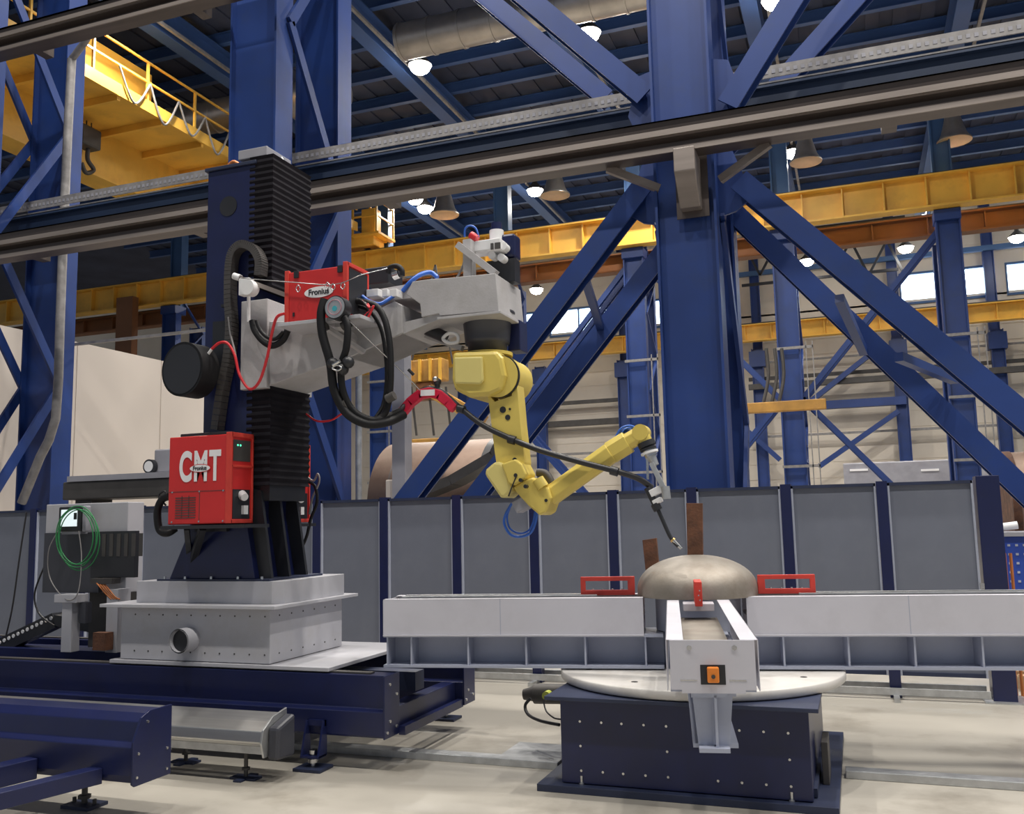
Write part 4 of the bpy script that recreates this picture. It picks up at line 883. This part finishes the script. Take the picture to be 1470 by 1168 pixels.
def ellipse(g, c, y, a, b, n=32): g.prism([(c[0]+a*math.cos(2*math.pi*i/n), c[1]+b*math.sin(2*math.pi*i/n)) for i in range(n)], y, y+.001); return g
part('badge_rim', ellipse(G(), (c.x+.005, cz), wy0-.0065, .100, .032), M['red'], wl); bd = part('badge', ellipse(G(), (c.x+.005, cz), wy0-.0075, .094, .027), M['paper'], wl)
text_mesh('badge_text', 'Fronius', .045, M['black'], bd, (c.x+.005, wy0-.009, cz), xs=.95, bold=.001)
g = G(); xg = P(252, 720, y=wy0).x; zg0 = P(252, 744, y=wy0).z; zg1 = P(252, 712, y=wy0).z
for i in range(9): g.box(xg, xg+.19, wy0-.003, wy0+.001, zg0+(zg1-zg0)*i/9, zg0+(zg1-zg0)*i/9+.007)
for i in range(2): g.box(xg+.06+.065*i, xg+.063+.065*i, wy0-.004, wy0+.001, zg0, zg1)
part('vent_grille', g, M['dark'], wl)
g = G(); zm = P(290, 705, y=wy0).z; g.box(xa+.01, xb-.045, wy0-.002, wy0+.001, zm, zm+.004); xm = P(286, 720, y=wy0).x; g.box(xm, xm+.004, wy0-.002, wy0+.001, zb+.02, zm); part('panel_seam', g, M['dark'], wl)
g = G(); g.bolts([(xx, wy0, zz) for xx in (xa+.04, xm, xb-.06) for zz in (zm, zb+.02)], (0, -1, 0), .008, .004); part('screws', g, M['steel'], wl)
g = G().box(xa+.05, xb-.06, wy0+.06, wy1-.04, zt, zt+.03); part('top_handle', g, M['black'], wl, bevel=.008)
part('supply_cable', G().tube([P(243, 712, y=5.95), P(232, 718, y=5.95), P(226, 735, y=5.95), P(229, 760, y=5.95), P(240, 765, y=5.95), P(252, 758, y=6.0)], .03), M['rubber'], wl)
part('loose_lead', G().tube([P(238, 725, y=5.95), P(228, 712, y=5.95), P(236, 705, y=5.95), P(240, 714, y=5.95)], .008), M['cable'], wl)
g = G().box(xa-.05, xb+.15, wy0-.02, wy1+.02, zb-.035, zb-.008); g.bar((xa+.25, 5.9, zb-.03), (-4.98, 6.08, zb-.30), .05, .05)
g.bar((xa+.1, 5.9, zb-.03), (-5.0, 6.06, zb-.22), .04, .04); g.box(-4.9, -4.6, 6.0, 6.12, zb-.06, zb-.03);
part('welder_shelf', g, M['black'], mc)
g = G().box(-5.2, -4.55, 6.8, 7.2, zb-.035, zb-.008); g.bar((-4.6, 7.0, zb-.03), (-4.75, 6.69, zb-.28), .05, .05); part('welder_shelf', g, M['black'], mc)
w2, _ = welder('welding_power_source', 'second red welder box behind the black bellows, only its connector bay showing', -5.2, -4.60, 6.82, 7.16, zb, zt, False)
part('supply_cable', G().tube([P(440, 690, y=7.1), P(452, 698, y=7.1), P(455, 720, y=7.1), P(446, 745, y=7.1), P(440, 770, y=7.1), P(430, 790, y=7.1), P(424, 780, y=7.1)], .014), M['rubber'], w2)
part('pale_lead', G().tube([P(438, 682, y=7.1), P(450, 690, y=7.1), P(456, 680, y=7.1), P(458, 692, y=7.1), P(448, 716, y=7.1), P(444, 738, y=7.1)], .009), M['tray'], w2)
# wire feeder on the boom
fy0, fy1 = 5.78, 6.08
xa = P(411, 430, y=fy0).x; xb = P(497, 430, y=fy0).x; zt0 = P(411, 392, y=fy0).z; zb0 = P(411, 463, y=fy0).z
t = thing('wire_feeder', 'red wire feeder box with a white oval badge sitting on a tray at the boom', 'wire feeder', ((xa+xb)/2, 5.9, zb0))
part('housing', G().box(xa, xb, fy0, fy1, zb0, zt0), M['red'], t, bevel=.006)
g = G().box(xa-.012, xa+.025, fy0-.008, fy0+.02, zb0, zt0+.015); g.box(xb-.025, xb+.012, fy0-.008, fy0+.02, zb0, zt0+.03); g.box(xb-.02, xb+.012, fy0, fy1+.02, zt0, zt0+.03); g.box(xb-.02, xb+.012, fy1, fy1+.02, zb0, zt0+.03)
part('frame', g, M['red2'], t, bevel=.004)
part('open_side', G().box(xb+.0, xb+.008, fy0+.03, fy1, zb0+.03, zt0-.01), M['black'], t)
for x in (xa+.09, xb-.05): part('catch', G().box(x-.02, x+.02, fy0-.012, fy0+.01, zt0-.05, zt0+.005), M['black'], t, bevel=.003)
part('lock', G().box(xa+.06, xa+.075, fy0-.006, fy0, zb0+.04, zb0+.07), M['black'], t)
c = P(458, 419, y=fy0); bd = part('badge', ellipse(G(), (c.x, c.z), fy0-.004, .125, .042), M['paper'], t); text_mesh('badge_text', 'Fronius', .062, M['black'], bd, (c.x, fy0-.006, c.z), xs=.95, bold=.0015)
part('tray', G().box(xa-.05, xb+.14, fy0-.04, fy1+.02, zb0-.035, zb0-.006), M['grey'], t, bevel=.004)
g = G().bar((xa+.3, fy0, zb0-.035), (xa+.5, 6.07, zb0-.22), .05, .03); g.bar((xb-.1, fy0+.05, zb0-.04), (xb-.1, 6.07, zb0-.12), .05, .05); part('tray_bracket', g, M['boom'], t)
part('tie_wire', G().tube([P(345, 399, y=5.74), P(420, 405, y=5.74), P(480, 408, y=5.74), P(520, 394, y=5.74), P(556, 385, y=6.0)], .004, n=6), M['steel'], t)
for i, (px, py) in enumerate(((428, 413), (470, 409), (478, 411), (492, 409))):
    a = P(px, py-4, y=5.735); b = P(px, py+6, y=5.735)
    g = G().tube([a, a+Vector((.016, 0, -.02)), b+Vector((.016, 0, .02)), b, b+Vector((-.016, 0, .02)), a+Vector((-.016, 0, -.02))], .004, n=6, closed=True, res=4)
    solo('snap_hook', g, M['steel'], ['steel snap hook at the left end of the wire before the red feeder', 'left one of two snap hooks side by side above the balancer', 'right one of two snap hooks side by side above the balancer', 'steel snap hook near the right edge of the red feeder'][i], 'hook', 'snap hooks on the wire')
c = P(481, 441, y=5.66)
t = thing('spring_balancer', 'round silver spring balancer hanging in front of the red wire feeder', 'balancer', c)
part('drum', G().cyl(c, c+Vector((0, .09, 0)), .087, n=36), M['black'], t, bevel=.006)
part('face_plate', G().cyl(c-Vector((0, .006, 0)), c, .079, n=36), M['galv'], t)
part('face_label', G().cyl(c-Vector((0, .009, 0))+Vector((0, 0, -.01)), c-Vector((0, .006, 0))+Vector((0, 0, -.01)), .02, n=20), mat('teal_label', (.05, .35, .42), .4), t)
part('face_ring', G().tube([c+Vector((.055*math.cos(a), -.009, .055*math.sin(a))) for a in [i*math.pi/6 for i in range(12)]], .003, n=5, closed=True, res=3), mat('pink_ring', (.5, .25, .3), .5), t)
part('cable_rope', G().tube([c+Vector((.05, .04, -.06)), P(540, 498, y=5.9), P(590, 546, y=6.1), P(606, 564, y=6.2)], .005, n=6, res=2), M['steel'], t)
part('rope_stop', G().cyl(P(586, 530, y=6.08), P(594, 538, y=6.1), .012, n=10), M['black'], t)
# hose packages
t = thing('hose_package', 'thick black hose loop hanging from the wire feeder and the spring balancer', 'hose', P(470, 600, y=5.75))
part('hose', G().tube([P(466, 430, y=5.70), P(461, 450, y=5.68), P(463, 480, y=5.68), P(474, 520, y=5.7), P(480, 560, y=5.72), P(497, 592, y=5.75), P(525, 608, y=5.8), P(555, 606, y=5.9), P(580, 595, y=6.05)], .032, n=12), M['rubber'], t)
part('hose', G().tube([P(494, 455, y=5.70), P(499, 470, y=5.70), P(497, 500, y=5.7), P(490, 525, y=5.72), P(492, 560, y=5.74), P(506, 588, y=5.78), P(530, 602, y=5.82), P(550, 600, y=5.9), P(575, 590, y=6.05)], .026, n=12), M['rubber'], t)
part('hose', G().tube([P(512, 432, y=5.92), P(538, 438, y=5.92), P(552, 458, y=5.92), P(559, 490, y=5.92), P(561, 530, y=5.92), P(559, 570, y=5.92), P(552, 594, y=5.9), P(538, 604, y=5.86)], .024, n=12), M['rubber'], t)
part('hose', G().tube([P(508, 438, y=5.95), P(530, 446, y=5.95), P(546, 470, y=5.97), P(553, 505, y=5.97), P(555, 545, y=5.97), P(550, 580, y=5.95), P(540, 598, y=5.9)], .014, n=10), M['rubber'], t)
for px, py in ((478, 522), (492, 530), (500, 520)): part('hose_coupling', G().sphere(P(px, py, y=5.68), .045, 12), M['black'], t)
part('steel_coupling', G().cyl(P(478, 524, y=5.62), P(488, 518, y=5.62), .014, n=10), M['steel'], t)
part('steel_ring', G().tube([P(477, 528, y=5.62), P(484, 524, y=5.62), P(490, 528, y=5.62), P(484, 532, y=5.62)], .007, n=6, closed=True, res=4), M['steel'], t)
for a in ((464, 470), (497, 466), (492, 582), (534, 606), (561, 570)):
    c = P(*a, y=5.75 if a[0] < 530 else 5.88); part('cable_tie', G().cyl(c-Vector((.03, 0, .012)), c+Vector((.03, 0, .012)), .034, n=12), M['dark'], t)
for k in range(4): part('red_core_lead', G().tube([P(516+4*k, 430+2*k, y=5.9), P(524+3*k, 436+3*k, y=5.88), P(530+2*k, 448-3*k, y=5.88), P(520+3*k, 452+k, y=5.88)], .009), M['hose'] if k % 2 else M['cable'], t)
part('red_air_hose', G().tube([P(440, 594, y=6.3), P(455, 604, y=6.2), P(475, 603, y=6.1), P(490, 594, y=6.0)], .008), M['hose'], t)
t = thing('hose_saddle', 'crimson curved hose saddle holding the black torch cable on the balancer rope', 'hose holder', P(615, 590, y=6.2))
pts = [P(*q, y=6.2) for q in ((579, 590), (590, 577), (604, 566), (618, 563), (632, 567), (644, 577), (652, 586))]
g = G()
for p, q in zip(pts, pts[1:]): d = (q-p)*.12; g.bar(p-d, q+d, .075, .055, up=(0, 1, 0))
part('saddle', g, M['crim'], t, bevel=.008)
part('label_plate', G().bar(P(604, 564, y=6.155), P(624, 563, y=6.155), .006, .045), M['paper'], t)
c = P(628, 548, y=6.2); part('swivel', G().sphere(c, .03, 12).cyl(c, P(628, 560, y=6.2), .02, n=10), M['black'], t); part('chrome_ball', G().sphere(P(625, 544, y=6.17), .022, 12), M['steel'], t)
t = thing('torch_cable', 'long black torch cable running from the crimson saddle to the welding torch', 'cable', P(800, 660, y=6.25))
part('cable', G().tube([P(540, 606, y=6.0), P(565, 600, y=6.05), P(579, 584, y=6.18), P(592, 570, y=6.2), P(612, 558, y=6.2), P(632, 561, y=6.2), P(655, 580, y=6.2), P(690, 608, y=6.2), P(730, 628, y=6.2), P(775, 646, y=6.2), P(830, 662, y=6.2), P(880, 675, y=6.22), P(915, 686, y=6.28), P(936, 700, y=6.34)], .021, n=12), M['cable'], t)
for px, py in ((735, 631), (882, 676), (662, 587)): c = P(px, py, y=6.2); part('cable_clip', G().cyl(c-Vector((.025, 0, -.008)), c+Vector((.025, 0, -.008)), .032, n=12), M['black'], t)
# =================================================================== ROBOT
YR = 6.38
def Q(px, py, y=YR): v = P(px, py, y=y); return v
def O(*pts, y=YR): return [(P(a, b, y=y).x, P(a, b, y=y).z) for a, b in pts]
c = P(701, 480, y=YR)
rb = thing('robot_arm', 'yellow six-axis welding robot hanging upside down from the boom head', 'robot', (c.x, YR, P(701, 452, y=YR).z))
zt = P(701, 452, y=YR).z; zb = P(701, 506, y=YR).z
rx = (P(665, 480, y=YR).x+P(735, 480, y=YR).x)/2
zt = P(701, 455, y=YR).z+.03
part('base_pedestal', G().lathe([(0, zt), (.215, zt), (.215, zt-.02), (.188, zt-.03), (.172, zb+.09), (.168, zb+.06), (.150, zb+.055), (.150, zb-.01), (0, zb-.01)], (rx, YR, 0), n=40), M['charcoal'], rb)
g = G(); g.bolts([(rx+.2*math.cos(a), YR+.2*math.sin(a), zt-.03) for a in [i*math.pi/4+.2 for i in range(8)]], (0, 0, -1), .012, .015); part('mount_bolts', g, M['steel'], rb)
part('connector_box', G().box(P(735, 470, y=6.55).x, P(742, 470, y=6.55).x+.06, 6.45, 6.62, P(735, 505, y=6.5).z, P(735, 462, y=6.5).z), M['navy'], rb, bevel=.006)
g = G().prism(O((667, 512), (729, 510), (737, 520), (742, 545), (736, 566), (720, 573), (690, 575), (670, 565), (666, 550)), YR-.24, YR+.18)
part('shoulder_housing', g, M['robot'], rb, bevel=.03)
g = G().prism(O((671, 520), (711, 519), (713, 553), (708, 558), (672, 557)), YR-.262, YR-.235); part('motor_cover', g, M['robot2'], rb, bevel=.016)
part('top_ring', G().cyl((rx, YR, zb-.01), (rx, YR, zb-.035), .19, n=36), M['robot'], rb, bevel=.005)
c = Q(728, 545); part('shoulder_joint', G().cyl((c.x, YR-.20, c.z), (c.x, YR+.14, c.z), .155, n=40), M['robot'], rb, bevel=.02)
part('joint_seal', G().cyl((c.x+.008, YR-.19, c.z), (c.x+.008, YR-.172, c.z), .158, n=40), M['black'], rb)
la = part('lower_arm', G().prism(O((712, 568), (722, 580), (746, 572), (749, 540), (745, 530), (752, 545), (755, 575), (758, 610), (764, 665), (762, 690), (728, 690), (722, 650), (716, 600)), YR-.17, YR-.02), M['robot'], rb, bevel=.018)
g = G()
for px, py, r in ((722, 588, .024), (729, 599, .02), (732, 587, .009), (739, 660, .017)): q = P(px, py, y=YR-.17); g.cyl((q.x, YR-.174, q.z), (q.x, YR-.168, q.z), r, n=18)
part('bores', g, M['black'], la)
el = part('elbow_cover', G().prism(O((710, 682), (712, 675), (725, 664), (734, 665), (742, 674), (748, 700), (748, 706), (738, 716), (732, 714)), YR-.21, YR+.02), M['robot2'], rb, bevel=.022)
part('elbow_block', G().prism(O((735, 668), (755, 661), (764, 668), (771, 682), (768, 688), (752, 698), (745, 695), (740, 680)), YR-.23, YR-.02), M['robot'], rb, bevel=.012)
g = G()
for px, py in ((741, 682), (748, 689), (755, 698)): q = P(px, py, y=YR-.22); g.cyl((q.x, YR-.236, q.z), (q.x, YR-.2, q.z), .014, n=12)
part('elbow_holes', g, M['black'], el)
part('elbow_cable', G().tube([P(741, 684, y=6.13), P(736, 696, y=6.13), P(730, 712, y=6.13)], .005, n=6), M['cable'], rb)
part('elbow_joint', G().prism(O((748, 700), (764, 690), (776, 686), (790, 697), (797, 700), (802, 715), (795, 735), (786, 740), (770, 726), (757, 712)), YR-.18, YR+.06), M['robot'], rb, bevel=.014)
part('gear_cap', G().cyl(Q(772, 688, YR-.16), Q(780, 700, YR-.16), .045, n=20), M['robot'], rb, bevel=.008)
c = P(784, 718, y=YR-.18); part('joint_screw', G().cyl((c.x, YR-.184, c.z), (c.x, YR-.17, c.z), .012, n=12), M['black'], rb)
g = G(); a, b = Q(742, 729, YR-.1), Q(763, 717, YR-.1); g.bar(a, b, .13, .088, up=(.3, 0, 1)); part('grey_motor', g, M['tgrey'], rb, bevel=.008, label='pale grey servo motor')
g = G(); a, b = Q(757, 712, YR-.1), Q(768, 728, YR-.1); g.bar(a, b, .13, .02, up=(.3, 0, 1)); part('motor_flange', g, M['black'], rb)
g = G(); oc = [(.062, .03), (.03, .062), (-.03, .062), (-.062, .03), (-.062, -.03), (-.03, -.062), (.03, -.062), (.062, -.03)]
g.sweep([(u*1.1, v*1.15) for u, v in oc], Q(790, 712, YR-.07), Q(878, 649, YR-.07)); fa = part('forearm', g, M['robot'], rb, bevel=.006)
g = G(); g.sweep([(u*.92, v*1.25) for u, v in oc], Q(876, 650, YR-.07), Q(902, 634, YR-.07)); g.sweep([(u*.85, v*.95) for u, v in oc], Q(900, 635, YR-.07), Q(922, 622, YR-.07)); part('wrist_housing', g, M['robot'], rb, bevel=.006)
c = Q(921, 621, YR-.07); part('wrist_joint', G().cyl((c.x, YR-.125, c.z), (c.x, YR-.015, c.z), .056, n=28), M['robot'], rb, bevel=.012)
part('wrist_hub', G().cyl(Q(923, 626, YR-.07), Q(929, 640, YR-.07), .05, n=24), M['robot'], rb)
part('tool_flange', G().cyl(Q(927, 634, YR-.07), Q(930, 641, YR-.07), .062, n=24).cyl(Q(930, 643, YR-.07), Q(931, 646, YR-.07), .058, n=24), M['black'], rb)
part('blue_hose_loop', G().tube([P(735, 722, y=6.3), P(726, 738, y=6.3), P(724, 752, y=6.3), P(733, 767, y=6.3), P(748, 770, y=6.3), P(762, 764, y=6.3), P(769, 748, y=6.3), P(771, 732, y=6.3)], .010, n=8), M['bhose'], rb)
part('blue_hose_loop', G().tube([P(733, 726, y=6.33), P(728, 742, y=6.33), P(732, 758, y=6.33), P(745, 765, y=6.33), P(758, 762, y=6.33), P(765, 750, y=6.33), P(768, 734, y=6.33)], .007, n=8), M['bhose'], rb)
part('wrist_hose', G().tube([P(879, 640, y=6.3), P(885, 625, y=6.3), P(893, 614, y=6.3), P(905, 611, y=6.3), P(916, 616, y=6.3)], .008), M['bhose'], rb)
part('wrist_hose', G().tube([P(881, 642, y=6.33), P(889, 630, y=6.33), P(896, 617, y=6.33), P(908, 613, y=6.33)], .006), M['bhose'], rb)
c = P(900, 621, y=6.36); part('hose_cluster', G().sphere(c, .05, 12, (1, .6, .8)), M['blue'], rb)
part('dress_arc', G().tube([P(771, 678, y=6.4), P(783, 680, y=6.4), P(791, 692, y=6.4), P(793, 704, y=6.4)], .03, n=10), M['dark'], rb)
# torch
YT = YR-.07
t = thing('welding_torch', 'silver and black welding torch on the robot wrist, its tip near the dome top', 'torch', Q(975, 785, YT))
part('adapter', G().cyl(Q(931, 646, YT), Q(935, 655, YT), .045, n=20), M['steel'], t)
part('adapter_ring', G().cyl(Q(932, 648, YT), Q(933, 651, YT), .062, n=24), M['white'], t)
part('clutch', G().cyl(Q(934, 653, YT), Q(941, 668, YT), .034, .026, n=18), M['galv'], t)
part('bracket_arm', G().bar(Q(935, 664, YT-.03), Q(955, 705, YT-.03), .018, .035), M['galv'], t, bevel=.003)
part('bracket_arm', G().bar(Q(929, 652, YT+.03), Q(930, 688, YT+.03), .014, .018), M['steel'], t)
part('bracket_foot', G().cyl(Q(955, 698, YT-.03), Q(957, 716, YT-.03), .03, n=14), M['galv'], t, bevel=.006)
part('torch_clamp', G().bar(Q(934, 709, YT), Q(950, 701, YT), .05, .05).bar(Q(938, 722, YT), Q(950, 716, YT), .05, .035), M['white'], t, bevel=.004)
part('torch_body', G().cyl(Q(929, 700, YT), Q(943, 728, YT), .024, n=16), M['black'], t)
part('torch_collar', G().cyl(Q(940, 723, YT), Q(945, 732, YT), .032, n=16), M['black'], t)
part('torch_neck', G().tube([Q(943, 728, YT), Q(952, 748, YT), Q(961, 768, YT), Q(968, 778, YT), Q(974, 784, YT)], .014, n=12), M['black'], t)
part('gas_nozzle', G().cyl(Q(966, 775, YT), Q(978, 787, YT), .016, .011, n=16), M['steel'], t)
part('brass_ring', G().cyl(Q(965, 774, YT), Q(967, 776, YT), .019, n=16), M['brass'], t)
# --------------------------------------------------------------- pendant stand and cabinet, left
yc = 6.55
t = thing('control_cabinet', 'pale grey control cabinet with a black louvred front panel, left of the pedestal', 'cabinet', (P(140, 850, y=yc).x, yc, .69))
a = P(67, 722, y=yc); b = P(184, 722, y=yc)
zc0 = P(130, 850, y=yc).z; zt = P(130, 722, y=yc).z
part('body', G().box(a.x, b.x, yc, yc+.2, zc0, zt), M['grey'], t, bevel=.006)
g = G().box(P(70, 765, y=yc).x, P(150, 765, y=yc).x, yc-.05, yc-.002, zc0-.0, P(100, 764, y=yc).z); part('front_cover', g, M['charcoal'], t, bevel=.004)
g = G().box(P(140, 765, y=yc).x, b.x+.155, yc-.07, yc-.02, P(170, 828, y=yc).z, P(170, 762, y=yc).z); lv = part('louvre_panel', g, M['black'], t, bevel=.004)
g = G()
for i in range(6): x = P(147+10.6*i, 780, y=yc-.07).x; g.box(x, x+.04, yc-.075, yc-.07, P(150, 798, y=yc).z, P(150, 766, y=yc).z)
part('louvres', g, M['dark'], lv)
part('support', G().box(a.x+.45, b.x-.15, yc+.1, yc+.3, .65, zc0), M['dark'], t)
part('rear_post', G().box(P(152, 900, y=6.4).x, P(168, 900, y=6.4).x, 6.4, 6.55, .65, zc0+.04), M['grey'], t)
for k in range(4): part('orange_lead', G().tube([P(133+4*k, 832, y=6.45), P(140+5*k, 838+2*k, y=6.4), P(150+5*k, 850+2*k, y=6.4), P(160+4*k, 860, y=6.4)], .006), M['copper'], t)
part('lead_block', G().box(P(132, 832, y=6.42).x, P(163, 832, y=6.42).x, 6.4, 6.5, P(140, 838, y=6.4).z, P(140, 830, y=6.4).z), M['dark'], t)
part('rust_red_box', G().box(P(152, 920, y=6.45).x, P(170, 920, y=6.45).x, 6.3, 6.39, P(160, 930, y=6.45).z, P(160, 905, y=6.45).z), M['rust'], t)
yp = 6.3
t = thing('pendant_stand', 'pale grey T-shaped post standing on the track in front of the cabinet', 'stand', (P(95, 950, y=yp).x, yp, .64))
x = P(95, 900, y=yp).x; z1 = P(95, 853, y=yp).z
part('post', G().box(x-.055, x+.055, yp, yp+.10, .655, z1-.06), M['grey'], t, bevel=.004); part('head', G().box(x-.13, x+.12, yp-.02, yp+.12, z1-.07, z1), M['grey'], t, bevel=.004)
part('side_post', G().box(x+.09, x+.16, yp+.05, yp+.12, z1-.25, z1-.07), M['charcoal'], t)
t = thing('teach_pendant', 'teach pendant with a lit tablet screen hooked on the pale control cabinet', 'control pendant', P(105, 760, y=6.4))
c = P(104, 744, y=6.42); yk = 6.42
sh = part('shell', G().box(c.x-.145, c.x+.12, yk-.02, yk+.06, c.z-.115, c.z+.105), M['black'], t, bevel=.012)
part('screen', G().box(c.x-.11, c.x+.075, yk-.023, yk-.019, c.z-.07, c.z+.08), M['scr'], t); part('side_grip', G().box(c.x+.12, c.x+.165, yk-.01, yk+.05, c.z-.12, c.z+.11), M['tgrey'], t, bevel=.01)
part('key_block', G().box(c.x+.04, c.x+.074, yk-.026, yk-.022, c.z-.01, c.z+.05), M['black'], sh)
part('holder', G().box(c.x-.12, c.x+.1, yk, yk+.13, c.z-.14, c.z-.115), M['tgrey'], t)
g = G()
for k, (dx, dz, s) in enumerate(((0, 0, 1), (4, 3, 1.04), (-3, -2, .95), (2, -4, 1.0))):
    g.tube([P(110+dx+r*s*math.cos(a)*1.0, 772+dz+r2*s*math.sin(a), y=6.37-.012*k) for r, r2, a in [(28, 42, i*math.pi/5) for i in range(10)]], .0050, n=6, closed=True, res=5)
solo('cable_coil', g, M['ghose'], 'coil of bright green cable hanging around the teach pendant', 'cable')
g = G().tube([P(86, 758, y=6.36), P(70, 790, y=6.36), P(72, 830, y=6.36), P(95, 860, y=6.28), P(112, 850, y=6.28), P(117, 800, y=6.36), P(113, 762, y=6.37)], .005, n=6)
solo('loose_cable', g, M['tray'], 'thin grey-green cable looping below the green coil', 'cable')
# energy chain with pale dots
t = thing('energy_chain', 'black energy chain dotted with pale rollers, sloping down at the left edge', 'cable carrier', P(20, 930, y=6.9))
a = P(-60, 957, y=6.9); b = P(84, 889, y=6.9)
part('chain', G().bar(a, b, .12, .14), M['black'], t)
g = G(); n = 22
for i in range(n): p = a.lerp(b, (i+.5)/n)+Vector((0, -.06, .03)); g.cyl(p, p-Vector((0, .006, 0)), .018, n=12)
part('rollers', g, M['white'], t)
part('inner_chain', G().bar(P(84, 889, y=6.9), P(172, 905, y=6.9), .12, .1), M['black'], t)
part('chain_trough', G().box(-8.3, -5.6, 6.75, 7.05, .45, .60), M['navy'], t)
g = G().tube([P(38, 735, y=7.2), P(28, 800, y=7.2), P(18, 870, y=7.2), P(8, 915, y=7.2)], .009, n=6); solo('hanging_cable', g, M['cable'], 'thin black cable hanging in front of the leftmost welding screens', 'cable')
g = G().tube([P(67, 805, y=6.7), P(50, 850, y=6.7), P(56, 880, y=6.7), P(78, 898, y=6.7)], .009, n=6); solo('hanging_cable', g, M['cable'], 'black cable curving down beside the left edge of the control cabinet', 'cable')
# =================================================================== LIGHT AND VIEW
w = bpy.data.worlds.new('hall_daylight'); S.world = w; w.use_nodes = True
w.node_tree.nodes['Background'].inputs[0].default_value = (.80, .88, 1.0, 1); w.node_tree.nodes['Background'].inputs[1].default_value = .27
S.view_settings.view_transform = 'Standard'; S.view_settings.look = 'None'; S.view_settings.gamma = 1; S.view_settings.use_curve_mapping = False; S.view_settings.exposure = 0.12
